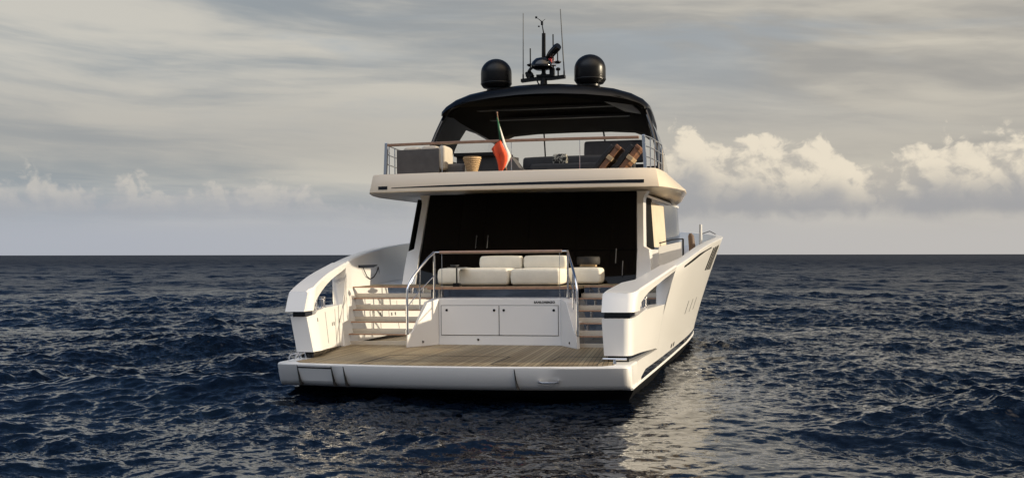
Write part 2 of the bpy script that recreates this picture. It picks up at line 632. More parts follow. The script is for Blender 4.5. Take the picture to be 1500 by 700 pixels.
    far = t.sm(dist, 60, 700)
    a3, b3 = slopes(0.55, 0.9, 0.7, 4.0)
    sx_ = t.m("ADD", t.m("ADD", a1, a2), t.m("MULTIPLY", a3, far))
    sy_ = t.m("ADD", t.m("ADD", b1, b2), t.m("MULTIPLY", b3, far))
    # slicks and cat's paws: the ripples die down in long patches
    sl = t.noise(t.xyz(t.m("MULTIPLY", px, 0.05), t.m("MULTIPLY", py, 0.13), 4.0), 1.0, 4, 0.55, 0.8)
    rip = t.sm(sl, 0.38, 0.60, 0.45, 1.35)
    ex = t.m("POWER", t.m("DIVIDE", t.m("SUBTRACT", px, 4.2), 2.6), 2.0)
    ey = t.m("POWER", t.m("DIVIDE", t.m("SUBTRACT", py, -2.0), 7.0), 2.0)
    lee = t.m("EXPONENT", t.m("MULTIPLY", t.m("ADD", ex, ey), -1.0))
    rip = t.m("MULTIPLY", rip, t.m("SUBTRACT", 1.0, t.m("MULTIPLY", lee, 0.82)))
    vm = t.n("ShaderNodeVectorMath", operation="ADD")
    t.put(vm.inputs[0], geo.outputs["Normal"])
    t.put(vm.inputs[1], t.xyz(t.m("MULTIPLY", sx_, rip), t.m("MULTIPLY", sy_, rip), 0.0))
    vn = t.n("ShaderNodeVectorMath", operation="NORMALIZE")
    t.put(vn.inputs[0], vm.outputs[0])
    t.put(b.inputs["Normal"], vn.outputs[0])
    # waves too small to be modelled out there count as roughness of the surface
    r1 = t.lin(dist, 16, 90, 0.04, 0.30)
    b.inputs["Specular IOR Level"].default_value = 0.5
    t.put(b.inputs["Roughness"], t.m("ADD", r1, t.sm(dist, 60, 420, 0.0, 0.22)))
    b.inputs["Specular Tint"].default_value = (0.93, 0.965, 1.0, 1)
    MATS["sea_water"] = m
    me.materials.append(m)
    o = bpy.data.objects.new("sea", me)
    COL.objects.link(o)
    o["kind"] = "structure"
    o["label"] = "dark navy choppy sea out to the horizon"
    return o


build_sea()

# ------------------------------------------------------------------ yacht
yacht = thing("motor_yacht", "large white motor yacht with open teak stern and black hardtop", "yacht", (0, 0, 0))

WL = smooth_tab([(0, 3.06), (1, 3.09), (4, 3.20), (8, 3.33), (11, 3.40), (14, 3.36), (18, 2.95), (22, 1.95), (25, 0.85), (27, 0.03)])
XO = smooth_tab([(0, 3.10), (0.9, 3.12), (2.4, 3.36), (3.9, 3.60), (5.2, 3.80), (6.5, 3.94), (8.5, 4.10), (10.5, 4.20), (12.5, 4.25), (15, 4.20), (18, 3.85), (21.5, 3.0), (24.5, 1.7), (27.2, 0.06)])
SHEER_P = smooth_tab([(0.6, 1.79), (0.85, 1.82), (1.4, 1.95), (2.4, 2.115), (3.9, 2.31), (5.5, 2.47), (7, 2.60), (8.7, 2.71), (10.5, 2.80), (12.5, 2.88), (16, 3.0), (21, 3.2), (27.2, 3.5)])
SHEER_S = smooth_tab([(0.6, 1.77), (0.85, 1.80), (1.4, 1.87), (2.4, 2.00), (3.9, 2.21), (5.5, 2.42), (7, 2.58), (8.7, 2.71), (10.5, 2.80), (12.5, 2.88), (16, 3.0), (21, 3.2), (27.2, 3.5)])
PLAT = 0.62
DECK = 1.80


def sheer(side, y):
    return interp(y, SHEER_S if side > 0 else SHEER_P)


def half(side, y, z):
    """half breadth of the outer skin"""
    w_, o_ = interp(y, WL), interp(y, XO)
    top = sheer(side, max(y, 0.8))
    f = (z - 0.2) / (top - 0.2)
    if y < 3.4:
        o_ = min(o_, 3.10 + 0.0 * y) if y < 0.9 else o_
    return w_ + (o_ - w_) * max(f, 0.0) ** 1.18 if z >= 0.2 else w_ - (0.2 - z) * 0.35


THICK = 0.27


def inner(side, y, z=1.5):
    """inner face of the bulwark"""
    return interp(y, [(0.6, 2.70), (0.9, 2.72), (3.85, 3.25), (5.1, 3.56), (6.5, 3.70), (8.5, 3.86), (10.5, 3.97), (13, 4.02), (16, 3.95), (18, 3.6), (21.5, 2.75), (24.5, 1.5), (26.8, 0.06)])


# --- hull: stern block, lower hull, topsides
h = MB()


def plan_stern(inset, yoff):
    pts = []
    for side in (1, -1):
        seq = []
        for y in (1.0, 0.6, 0.3):
            seq.append((side * (half(side, y, 0.5) - inset), y + 0 * yoff))
        for q in (15, 40, 65, 85):
            a = R(q)
            rc = 0.155 if side > 0 else 0.07
            seq.append((side * (3.095 - rc - inset + rc * math.cos(a)), 0.22 + yoff * math.sin(a) - 0.23 * math.sin(a)))
        pts.append(seq)
    star = pts[0]
    port = pts[1][::-1]
    xe = star[-1][0]
    mid = []
    for k in range(1, 24):
        t = 1 - 2 * k / 24
        x = xe * t
        mid.append((x, star[-1][1] - 0.34 * (1 - t * t)))
    return star + mid + port


rings = [[(x, y, z) for x, y in plan_stern(i, yo)] for z, i, yo in ((PLAT, 0.03, 0.02), (PLAT - 0.012, 0.008, 0.004), (PLAT - 0.03, 0, 0), (0.30, 0.0, 0.13), (0.235, 0.012, 0.20), (0.205, 0.05, 0.30))]
h.loft(rings, True, True, True)
ys = [1.0, 1.4, 1.8, 2.2, 2.6, 3.0, 3.4] + [3.9 + 0.35 * k for k in range(35)] + [16.5, 17, 18, 19, 20, 21, 22, 23, 24, 25, 26, 26.8, 27.1]
for side in (1, -1):
    low = []
    for y in ys:
        zs = (0.20, 0.30, 0.45, PLAT)
        low.append([(side * half(side, y, z), y, z) for z in zs] + [(0, y, PLAT)] + [(0, y, 0.20)])
    h.loft(low, True, True, True)
    top = []
    for y in [3.4] + ys[7:]:
        s = sheer(side, y)
        zs = [PLAT + (s - 0.03 - PLAT) * k / 7 for k in range(8)]
        xi = inner(side, y)
        xo = half(side, y, s)
        r_ = [(side * half(side, y, z), y, z) for z in zs]
        if y != 3.4:
            r_ += [(side * (xo - 0.012), y, s - 0.008), (side * (xo - 0.035), y, s), (side * (xi + 0.03), y, s), (side * xi, y, s - 0.03)]
        if y == 3.4:      # canted aft end, closing the opening in the wing
            cant = lambda z: interp(z, [(1.47, 3.41), (2.22 if side < 0 else 2.12, 3.85)])
            r_ = [(side * half(side, cant(z), z), cant(z), z) for z in zs]
            s = sheer(side, 3.85)
            xo, xi = half(side, 3.85, s), inner(side, 3.85)
            y = 3.85
            r_[-1] = (side * half(side, y, s - 0.03), y, s - 0.03)
        r_ += [(side * (xo - 0.012), y, s - 0.008), (side * (xo - 0.035), y, s), (side * (xi + 0.03), y, s), (side * xi, y, s - 0.03)] if y == 3.85 else []
        if y == 3.85:
            r_ += [(side * min(inner(side, 3.6), half(side, 3.6, 1.75) - 0.05), 3.62, 1.75), (side * (half(side, 3.42, 1.2) - 0.12), 3.42, 1.2), (side * (half(side, 3.4, PLAT) - 0.12), 3.4, PLAT)]
            top.append(r_)
            continue
        r_ += [(side * min(xi, half(side, y, 1.75) - 0.05), y, 1.75), (side * (half(side, y, 1.2) - 0.12), y, 1.2), (side * (half(side, y, PLAT) - 0.12), y, PLAT)]
        top.append(r_)
    h.loft(top, True, True, True)
hull = h.build("hull", "gelcoat", yacht, angle=38)

# foredeck (out of sight ahead of the saloon)
fd = MB()
fdx = lambda y, z: min(inner(1, y), half(1, y, z - 0.05) - 0.06)
fd.loft([[(-fdx(y, z), y, z), (fdx(y, z), y, z), (fdx(y, z), y, z - 0.05), (-fdx(y, z), y, z - 0.05)] for y, z in ((6.4, 1.797), (10, 1.9), (15, 2.3), (20, 2.7), (24.5, 2.95), (26.6, 3.1))])
fd.build("foredeck", "gelcoat_matt", yacht)

# dark bottom paint under the chine, and the black boot stripe with its white rubbing strake
u_ = MB()
for side in (1, -1):
    rr = []
    for y in [0.9] + ys[1:]:
        rr.append([(side * (half(side, y, 0.2) - 0.012), y, 0.197), (side * half(side, y, -0.1) * 0.985, y, -0.08), (side * half(side, y, -0.7) * 0.7, y, -0.7), (0, y, -0.9), (0, y, 0.197)])
    u_.loft(rr, True, True, True)
u_.build("bottom_paint", "antifoul", yacht)
bs = MB()
st = MB()
for side in (1, -1):
    yy = [1.5 + 0.5 * k for k in range(0, 44)]
    strip = []
    for y in yy:
        z0, z1 = 0.245, 0.245 + min(0.14, 0.05 + (y - 1.5) * 0.35)
        strip.append([(side * (half(side, y, z) + o), y, z) for z, o in ((z0, -0.02), (z0, 0.003), (z1, 0.003), (z1, -0.02))])
    bs.loft(strip)
    yy = [0.35 + 0.45 * k for k in range(0, 54)]
    st.loft([[(side * (half(side, y, 0.22) + o), y, z) for z, o in ((0.195, -0.02), (0.195, 0.012), (0.215, 0.028), (0.235, 0.012), (0.235, -0.02))] for y in yy])
bs.build("boot_stripe", "black_gloss", yacht)
st.build("rubbing_strake", "gelcoat", yacht)

# --- swim platform teak
tk = MB()
aft = [(x, y) for x, y in plan_stern(0.075, 0.07) if y < 0.1]


def deck_poly(pts, z, mb):
    vs = [(x, y, z) for x, y in pts] + [(x, y, z - 0.003) for x, y in pts]
    n = len(pts)
    mb.add(vs, [tuple(range(n))] + [((i + 1) % n, i, i + n, (i + 1) % n + n) for i in range(n)])


core = [(x, y) for x, y in aft if abs(x) < 2.80]
poly = [(2.80, 0.22), (2.74, 0.85), (3.22, 3.75), (3.22, 4.0), (-3.22, 4.0), (-3.22, 3.75), (-2.74, 0.85), (-2.80, 0.22)]
core = sorted(core, key=lambda p: p[0])
deck_poly(poly[::-1][::-1] + core, PLAT + 0.006, tk)
teak_o = tk.build("teak_platform_deck", "teak", yacht, smooth=False)
hl = MB()
zt = PLAT + 0.0075
for a, b in (((-1.5, -0.14), (-1.5, 1.5)), ((-1.5, 1.5), (0.78, 1.43)), ((0.78, 1.43), (0.75, 0.06)), ((0.75, 0.06), (1.25, -0.10)), ((1.62, -0.05), (1.66, 1.55)), ((1.66, 1.55), (2.55, 1.55)), ((1.62, 0.02), (2.55, 0.1)), ((2.55, 1.55), (2.5, 0.1))):
    hl.flat((*a, zt), (*b, zt), 0.022 if b[0] < 1.3 else 0.014, 0.004)
hl.build("deck_hatch_seam", "seam", yacht, smooth=False)


# --- details on the transom face
def tr_y(x):
    xe = 2.955
    return -0.01 - 0.34 * (1 - (x / xe) ** 2)


def tr_strip(mb, x0, x1, z0, z1, off=0.003, n=8, dep=0.02):
    rr = []
    for k in range(n + 1):
        x = x0 + (x1 - x0) * k / n
        y = tr_y(x)
        d0, d1 = ((PLAT - 0.03 - z) / 0.29 * 0.13 for z in (z0, z1))
        rr.append([(x, y - off + d0, z0), (x, y - off + d1, z1), (x, y + dep + d1, z1), (x, y + dep + d0, z0)])
    mb.loft(rr)


for x in (-2.66, -1.99, -1.76, 1.22):
    y = tr_y(x)
    sm_ = MB()
    sm_.loft([[(x - 0.006 + q, y - 0.002 + d, z), (x + 0.006 + q, y - 0.002 + d, z), (x + 0.006 + q, y + 0.03, z), (x - 0.006 + q, y + 0.03, z)] for z, q, d in ((PLAT - 0.035, 0, 0.003), (0.42, 0.012, 0.080), (0.30, 0.03, 0.131), (0.24, 0.05, 0.196))])
    sm_.build("transom_seam", "seam", yacht, smooth=False)
sm_ = MB()
tr_strip(sm_, -2.66, -1.99, PLAT - 0.085, PLAT - 0.06, 0.0035)
sm_.build("transom_seam", "seam", yacht, smooth=False)
hp = MB()
tr_strip(hp, -2.645, -2.0, 0.315, PLAT - 0.088, 0.0045)
hp.build("transom_hatch", "gelcoat", yacht)
hd = MB()
x0, x1, zz = 1.60, 1.94, 0.36
tr_o = tr_y
tr_y = lambda x: tr_o(x) + 0.085
hd.tube([(x0, tr_y(x0) + 0.02, zz + 0.03), (x0 + 0.02, tr_y(x0) - 0.035, zz + 0.012), (x0 + 0.07, tr_y(x0) - 0.05, zz), (x1 - 0.07, tr_y(x1) - 0.05, zz), (x1 - 0.02, tr_y(x1) - 0.035, zz + 0.012), (x1, tr_y(x1) + 0.02, zz + 0.03)], 0.017, 10)
hd.build("grab_handle", "steel", yacht)

# cleats on the platform corners
for side in (1, -1):
    c = MB()
    cx_, cyy_ = (2.78, 0.42) if side > 0 else (-2.95, 0.55)
    if side > 0:
        c.tube([(cx_ - 0.20, cyy_, 0.70), (cx_ + 0.20, cyy_, 0.70)], 0.016)
        c.tube([(cx_, cyy_, PLAT), (cx_, cyy_, 0.70)], [0.03, 0.022])
    else:
        for o in (-0.06, 0.06):
            c.tube([(cx_ + o - 0.1, cyy_ + 0.05, PLAT), (cx_ + o - 0.07, cyy_ + 0.05, 0.70), (cx_ + o + 0.02, cyy_ + 0.2, 0.72), (cx_ + o + 0.05, cyy_ + 0.2, PLAT)], 0.014)
    c.build("mooring_cleat", "steel", yacht)


# --- bulwark wings
def lean(side, z):
    """the inner edge of the wing leans in towards its foot on the port side"""
    return (z - 1.0) * (0.20 if side < 0 else -0.06)


def wing(side):
    s = side
    b = MB()

    def xi(y, z):
        return inner(s, y) + (lean(s, z) if z < 1.5 else lean(s, 1.42)) * max(0.0, 1 - max(y - 0.9, 0) / 2.6) + (0.06 if s < 0 and y < 1.0 else (-0.14 if s > 0 and y < 2.0 else 0))

    def xo(y, z):
        v = half(s, y, z)
        if s < 0:      # the port wing flares a little more
            v += 0.12 * min(1.0, max(0.0, (z - 0.75) / 0.65)) * max(0.0, 1 - max(y - 0.7, 0) / 2.6)
        return v - (0.05 if z < 1.44 else 0.0) * max(0, 1 - (y - 0.7) / 2.0)

    # box: foot to the black slot
    def zb(y):
        return interp(y, [(0.7, 0.735), (1.6, 0.72), (3.2, 0.655), (3.40, PLAT + 0.004)])

    def rowbox(y, o=0.0, ins=0.0):
        z0, z1 = zb(y), interp(y, [(0.7, 1.36), (1.15, 1.38), (1.4, 1.45), (2.0, 1.475), (3.40, 1.48)])
        if s > 0 and ins:
            xo_ = -ins
        else:
            xo_ = 0.0
        r_ = []
        for z in (z0, z0 + (z1 - z0) * .33, z0 + (z1 - z0) * .66, z1):
            r_.append((s * (xo(y, z) + xo_), y + o * (z - z0) / (z1 - z0), z))
        for z in (z1, z0):
            r_.append((s * xi(y, z), y + o * (z - z0) / (z1 - z0), z))
        return r_

    rows = []
    if s > 0:
        for y, ins in ((0.62, 0.13), (0.645, 0.065), (0.70, 0.02), (0.78, 0.0)):
            rows.append(rowbox(y, 0, ins))
    else:
        rows.append(rowbox(0.80))
    for y in (0.95, 1.2, 1.4, 1.7, 2.0, 2.4, 2.8, 3.1, 3.402):
        rows.append(rowbox(y))
    b.loft(rows)

    # arm sweeping up and forward over the opening
    lo = [(0.7, 1.465), (1.12, 1.47), (1.20, 1.60), (1.45, 1.71), (1.75, 1.815), (2.3, 1.97), (2.9, 2.075), (3.4, 2.15), (3.87, 2.225)]
    rows = []
    for y in (0.62, 0.645, 0.70, 0.78, 0.86, 1.0, 1.12, 1.20, 1.45, 1.75, 2.1, 2.5, 2.9, 3.4, 3.87):
        zl = interp(y, lo)
        zt_ = sheer(s, y + 0.17)
        if s > 0:
            zl -= 0.1 * max(0, min(1, (y - 1.2) / 1.2))
            ins = {0.62: 0.13, 0.645: 0.065, 0.70: 0.02}.get(y, 0.0)
        else:
            if y < 0.69:
                continue
            ins = 0.0
        sl = 0.17 * max(0.0, 1 - (y - 0.72) / 1.6)
        xa, xb = xi(y, 1.5), xo(y + sl, zt_) - ins
        zm = zl + (zt_ - zl) * .6
        xbl, xbm = xo(y, zl) - ins, xo(y + sl * .6, zm) - ins
        wq = 0.03
        rows.append([(s * xbl, y, zl), (s * xbm, y + sl * .6, zm), (s * xb, y + sl, zt_ - wq - (0.02 if ins else 0)), (s * (xb - wq), y + sl, zt_ - (0.01 if ins else 0)),
                     (s * (xa + wq), y + sl, zt_), (s * xa, y + sl, zt_ - wq), (s * xa, y, zl)])
    b.loft(rows)
    wg = b.build("bulwark_wing", "gelcoat", yacht, angle=30)
    # black recesses
    k = MB()
    k.loft([[(s * (xo(y, 1.4) - 0.035), y, 1.355), (s * (xo(y, 1.4) - 0.035), y, 1.475), (s * (xi(y, 1.4) + 0.03), y, 1.475), (s * (xi(y, 1.4) + 0.03), y, 1.355)] for y in (0.70 if s > 0 else 0.84, 1.1)])
    k.build("wing_gap_seal", "black_gloss", wg)
    k = MB()
    k.loft([[(s * (xo(y, 0.7) - 0.06), y, PLAT + 0.002), (s * (xo(y, 0.7) - 0.06), y, 0.745), (s * (xi(y, 0.7) + 0.03), y, 0.745), (s * (xi(y, 0.7) + 0.03), y, PLAT + 0.002)] for y in (0.78 if s > 0 else 0.88, 1.6, 2.4, 3.3)])
    k.build("wing_gap_seal", "black_gloss", wg)
    # polished bollards in the opening
    for yy_ in (1.55, 2.15):
        q = MB()
        x = s * (inner(s, yy_) + half(s, yy_, 1.5)) / 2
        q.lathe((x, yy_, 1.46), [(0.085, 0.0), (0.085, 0.02), (0.06, 0.03), (0.058, 0.17), (0.075, 0.185), (0.075, 0.215), (0.06, 0.225)], 18)
        q.build("bollard", "steel", wg)
    q = MB()
    x = s * (inner(s, 1.3) + half(s, 1.3, 1.5)) / 2
    q.tube([(x - 0.12, 1.25, 1.47), (x - 0.12, 1.25, 1.53), (x + 0.12, 1.25, 1.53), (x + 0.12, 1.25, 1.47)], 0.018)
    q.build("fairlead", "steel", wg)
    # cupboard seams, hinges and latch on the inner face (port is seen)
    q = MB()
    for ya, z0, z1 in ((1.95, 0.80, 1.40), (2.75, 0.74, 1.42)):
        q.loft([[(s * (xi(ya + d, z) - 0.003), ya + d, z) for d in (-0.006, 0.006)] + [(s * (xi(ya + d, z) + 0.01), ya + d, z) for d in (0.006, -0.006)] for z in (z0, z1)])
        q.build("locker_seam", "dark_panel", wg, smooth=False)
        q = MB()
    for ya, z0 in ((1.30, 1.25), (2.45, 1.10), (2.62, 1.10), (3.15, 1.13)):
        q.loft([[(s * (xi(ya + d, z) - 0.004), ya + d, z) for d in (-0.02, 0.02)] + [(s * (xi(ya + d, z) + 0.01), ya + d, z) for d in (0.02, -0.02)] for z in (z0, z0 + 0.07)])
        q.build("locker_hinge", "dark_panel", wg, smooth=False)
        q = MB()
    return wg


wing(1)
wing(-1)

# groove, louvres, portlights and outlets on the topsides
for side in (1, -1):
    gq = MB()
    rows = []
    for k in range(17):
        y = 4.7 + k * 0.27
        zt_ = sheer(side, y) - interp(y, [(4.7, 0.135), (6.5, 0.125), (9.5, 0.14)])
        hh = 0.016 + 0.018 * math.sin(math.pi * min(1, (k + 1) / 12))
        rows.append([(side * (half(side, y, z) + o), y, z) for z, o in ((zt_ - hh, -0.03), (zt_ - hh, 0.006), (zt_ + hh, 0.006), (zt_ + hh, -0.03))])
    gq.loft(rows)
    gq.build("topside_groove", "vent_black", yacht)
    for k in range(4):
        lv = MB()
        y = 9.75 + k * 0.62
        rows = []
        for f in (0, 0.35, 0.7, 1.0):
            z = 2.04 + (sheer(side, y) - 0.17 - 2.04) * f
            yy_ = y + 0.42 * (f - 0.5)
            rows.append([(side * (half(side, yy_ + d, z) + o), yy_ + d, z) for d, o in ((-0.19, -0.02), (-0.19, 0.006), (0.19, 0.006), (0.19, -0.02))])
        lv.loft(rows)
        lv.build("air_louvre", "vent_black", yacht)
    for k in range(3):
        pl = MB()
        y = 7.4 + k * 1.05
        rows = []
        for f in (0, 0.5, 1.0):
            z = 1.08 + 0.30 * f
            rows.append([(side * (half(side, y + d + 0.1 * f, z) + o), y + d + 0.1 * f, z) for d, o in ((-0.06, -0.02), (-0.06, 0.003), (0.06, 0.003), (0.06, -0.02))])
        pl.loft(rows)
        pl.build("portlight", "grey_panel", yacht)
    for y in (6.0, 6.45):
        ot = MB()
        ot.loft([[(side * (half(side, y + d, z) + o), y + d, z) for d, o in ((-0.1, -0.02), (-0.1, 0.004), (0.1, 0.004), (0.1, -0.02))] for z in (0.43, 0.52)])
        ot.build("overboard_outlet", "black_satin", yacht)

# --- stairs each side of the locker
RISE, RUN, Y0S = 0.236, 0.30, 3.68
for side in (1, -1):
    s = side
    stq = bpy.data.objects.new("staircase", None)
    COL.objects.link(stq)
    stq.parent = yacht
    stq["_base"] = (0, 0, 0)
    for i in range(5):
        z0 = PLAT + RISE * i
        y = Y0S + RUN * i + (-0.12 if s > 0 else 0.08)
        xo_ = min(inner(s, y) + 0.02, 3.6)
        xa, xb = sorted((s * 1.56, s * xo_))
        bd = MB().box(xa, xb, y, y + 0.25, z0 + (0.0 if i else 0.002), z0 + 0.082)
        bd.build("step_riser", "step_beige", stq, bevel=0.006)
        mr = MB().box(xa, xb, y + 0.03, y + 0.05, z0 + 0.083, z0 + RISE - 0.032)
        mr.build("mirror_riser", "mirror" if s < 0 else "mirror_dark_reflection", stq)  # starboard mirrors carry their dark reflection in the colour
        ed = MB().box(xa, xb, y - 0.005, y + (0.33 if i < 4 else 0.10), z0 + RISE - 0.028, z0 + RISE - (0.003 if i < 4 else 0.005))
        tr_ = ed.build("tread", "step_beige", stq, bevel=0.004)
        MB().box(xa, xb, y - 0.016, y - 0.006, z0 + RISE - 0.030, z0 + RISE - 0.001).build("tread_nosing", "teak_rail", stq, bevel=0.002)

# --- stern locker
lk = MB()
lk.loft([[(-1.27, 3.935, z), (1.27, 3.935, z), (1.45, 4.36, z), (-1.45, 4.36, z)] for z in (PLAT + 0.002, 1.57)])
for s in (1, -1):
    lk.loft([[(s * 1.27, 3.93, PLAT + 0.002), (s * 1.27, 3.93, 1.568), (s * 1.50, 4.30, 1.568), (s * 1.50, 4.30, PLAT + 0.002)],
             [(s * 1.43, 3.65, PLAT + 0.002), (s * 1.43, 3.65, 1.50), (s * 1.585, 3.95, 1.50), (s * 1.585, 3.95, PLAT + 0.002)],
             [(s * 1.64, 3.29, PLAT + 0.002), (s * 1.64, 3.29, 0.93), (s * 1.70, 3.42, 0.93), (s * 1.70, 3.42, PLAT + 0.002)],
             [(s * 1.715, 3.16, PLAT + 0.002), (s * 1.705, 3.17, 0.88), (s * 1.75, 3.26, 0.88), (s * 1.76, 3.25, PLAT + 0.002)]])
    lk.box(min(s * 1.56, s * 1.66), max(s * 1.56, s * 1.66), 3.60, 4.9, PLAT + 0.003, 1.10)
locker = lk.build("stern_locker", "gelcoat_matt", yacht, bevel=0.012)
for i, (xa, xb) in enumerate(((-1.215, -0.008), (0.008, 1.215))):
    p = MB().box(xa, xb, 3.922, 3.938, 0.83, 1.425)
    p.build("locker_door", "gelcoat_matt", locker, bevel=0.004)
sq = MB()
for xa, xb, za, zb_ in ((-1.225, 1.225, 0.820, 0.829), (-1.225, 1.225, 1.426, 1.435), (-1.225, -1.216, 0.829, 1.426), (1.216, 1.225, 0.829, 1.426), (-0.0075, 0.0075, 0.829, 1.426)):
    sq.box(xa, xb, 3.929, 3.939, za, zb_)
sq.build("door_seam", "seam", locker, smooth=False)
for x, z in ((-1.10, 1.335), (-0.10, 1.335), (0.10, 1.335), (1.13, 1.335)):
    kb = MB()
    kb.tube([(x, 3.925, z), (x, 3.912, z)], 0.026, 14)
    kb.tube([(x, 3.912, z), (x, 3.906, z)], [0.018, 0.015], 12)
    kb.build("door_latch", "black_gloss", locker)
for x, y, z in ((-0.44, 3.934, 0.735), (-1.50, 3.53, 0.715), (1.52, 3.50, 0.715)):
    kb = MB()
    kb.tube([(x, y + 0.03, z), (x, y - 0.012, z)], 0.024, 14)
    kb.build("shower_socket", "black_gloss", locker)
tx = bpy.data.curves.new("lettering", "FONT")
tx.body = "SANLORENZO"
tx.size = 0.060
tx.space_character = 1.12
tx.offset = 0.0030
tx.extrude = 0.002
tx.align_x = "CENTER"
tx.materials.append(MATS["seam"])
txo = bpy.data.objects.new("lettering", tx)
COL.objects.link(txo)
tm = bpy.data.meshes.new_from_object(txo.evaluated_get(bpy.context.evaluated_depsgraph_get()))
bpy.data.objects.remove(txo)
txo = bpy.data.objects.new("lettering", tm)
COL.objects.link(txo)
txo.parent = locker
txo.location = (0.94, 3.932, 1.475)
txo.rotation_euler = (R(90), 0, 0)

# mirror band over the locker and teak edge of the cockpit deck
MB().box(-1.56, 1.56, 4.36, 4.38, 1.572, 1.745).build("mirror_band", "mirror_dark_reflection", yacht)
ck = MB()
ckp = [(-1.58, 4.24), (1.58, 4.24), (1.66, 4.95), (3.38, 4.95), (3.50, 6.4), (3.52, 7.4), (-3.52, 7.4), (-3.50, 6.4), (-3.42, 5.1), (-1.66, 5.1)]
n = len(ckp)
ck.add([(x, y, z) for z in (DECK, DECK - 0.048) for x, y in ckp], [tuple(range(n)), tuple(range(2 * n - 1, n - 1, -1))] + [(i, (i + 1) % n, (i + 1) % n + n, i + n) for i in range(n)])
deck_o = ck.build("cockpit_deck", "teak", yacht, smooth=False)
MB().box(-1.60, 1.60, 4.205, 4.238, DECK - 0.052, DECK + 0.003).build("deck_nosing", "teak_rail", deck_o, bevel=0.008)

# --- rails round the locker and stairs
sr = MB()
sr.loft([[(x, 4.04, 2.495), (x, 4.085, 2.49), (x, 4.10, 2.52), (x, 4.085, 2.55), (x, 4.04, 2.545), (x, 4.025, 2.52)] for x in (-1.28, -0.4, 0.4, 1.28)])
rail = sr.build("stern_rail", "teak_rail", yacht)
for s in (1, -1):
    q = MB()
    q.tube([(s * 1.40, 4.06, 1.57), (s * 1.40, 4.06, 2.52)], 0.021)
    q.tube([(s * 1.40, 4.06, 1.57), (s * 1.40, 4.06, 1.70)], 0.03)
    q.tube([(s * 1.26, 4.06, 2.52), (s * 1.40, 4.06, 2.52)], 0.015)
    q.build("rail_post", "steel", rail)
    q = MB().tube([(s * 1.235, 4.06, 1.57), (s * 1.235, 4.06, 2.5)], 0.006)
    q.build("rail_stay", "steel", rail)
for s in (1, -1):
    hr = MB()
    pts = [(1.40, 4.06, 2.52), (1.47, 3.85, 2.40), (1.56, 3.62, 2.22), (1.645, 3.40, 2.03), (1.69, 3.28, 1.90), (1.715, 3.225, 1.78), (1.72, 3.21, 1.60), (1.72, 3.21, 0.88)]
    hr.tube([(s * x, y, z) for x, y, z in pts], 0.026, 12)
    hr.tube([(s * 1.58, 3.62, 1.36), (s * 1.575, 3.62, 2.20)], 0.017)
    hr.tube([(s * 1.40, 4.06, 2.04), (s * 1.58, 3.62, 1.74), (s * 1.70, 3.24, 1.46)], 0.011)
    hr.tube([(s * 1.72, 3.21, 0.88), (s * 1.72, 3.21, 0.98)], 0.034)
    hr.build("stair_handrail", "steel", yacht)

# dark bar along the port bulwark with a thin dark line hung on it
def bw(y, z, off):
    return (-(min(inner(-1, y), half(-1, y, 1.75) + 0.9) - off), y, z)


q = MB()
q.loft([[bw(y, 2.20, 0.035), bw(y, 2.26, 0.035), bw(y, 2.26, -0.02), bw(y, 2.20, -0.02)] for y in (5.5, 5.9, 6.4, 6.9, 7.4)])
q.build("bulwark_dark_bar", "black_satin", yacht)
ml = thing("dark_line", "thin dark line hanging inside the left bulwark beside the saloon", "hanging_line", bw(6.4, 1.80, 0.05))
q = MB()
pts = [bw(5.75, 2.21, 0.05), bw(5.85, 2.12, 0.06), bw(6.05, 2.00, 0.065), bw(6.35, 1.93, 0.065), bw(6.7, 1.97, 0.06), bw(7.0, 2.08, 0.055), bw(7.15, 2.20, 0.05), bw(7.2, 2.10, 0.05), bw(7.22, 1.9, 0.05)]
q.tube(pts, 0.011, 8)
q.build("hanging_line", "black_cloth", ml)

# ------------------------------------------------------------------ saloon
YB = 6.9


def zrake(z):
    return 6.42 + (z - 1.8) * 0.47


ZT = 3.90
gw = MB()
gw.loft([[(x, zrake(z), z) for x, z in ((-2.52, 1.80), (2.52, 1.80), (2.47, ZT), (-2.47, ZT))], [(x, zrake(z) + 0.04, z) for x, z in ((-2.52, 1.80), (2.52, 1.80), (2.47, ZT), (-2.47, ZT))]])
doors = gw.build("saloon_doors", "dark_glass", yacht)
for x in (-1.20, -0.93, 2.06, 2.22):
    hz = (2.62, 2.92) if x < 0 else ((2.25, 2.58) if x < 2.1 else (1.98, 2.3))
    hq = MB().tube([(x, zrake(hz[0]) - 0.05, hz[0]), (x, zrake(hz[1]) - 0.05, hz[1])], 0.011)
    hq.tube([(x, zrake(hz[0] + .03) - 0.05, hz[0] + .03), (x, zrake(hz[0] + .03), hz[0] + .03)], 0.008)
    hq.tube([(x, zrake(hz[1] - .03) - 0.05, hz[1] - .03), (x, zrake(hz[1] - .03), hz[1] - .03)], 0.008)
    hq.build("door_handle", "grey_panel", doors)
for x in (-1.65, -1.06, 0.0, 1.1, 1.9):
    fr = MB()
    fr.flat((x, zrake(1.82) - 0.006, 1.82), (x, zrake(ZT - .02) - 0.006, ZT - 0.02), 0.035, 0.012)
    fr.build("door_frame", "dark_glass", doors)
# white jambs, raked
for s in (1, -1):
    j = MB()
    rows = []
    for z, xa, xb in ((1.80, 2.53, 2.86), (2.2, 2.53, 2.85), (2.55, 2.53, 2.80 if s > 0 else 2.83), (2.62, 2.525, 2.68), (3.2, 2.50, 2.65), (3.7, 2.48, 2.63), (3.80, 2.48, 2.66), (ZT, 2.47, 2.72)):
        y = zrake(z)
        rows.append([(s * xa, y - 0.06, z), (s * xb, y - 0.05, z), (s * (xb + 0.02), y + 0.35, z), (s * xa, y + 0.30, z)])
    j.loft(rows)
    j.build("saloon_jamb", "gelcoat", yacht, bevel=0.01)

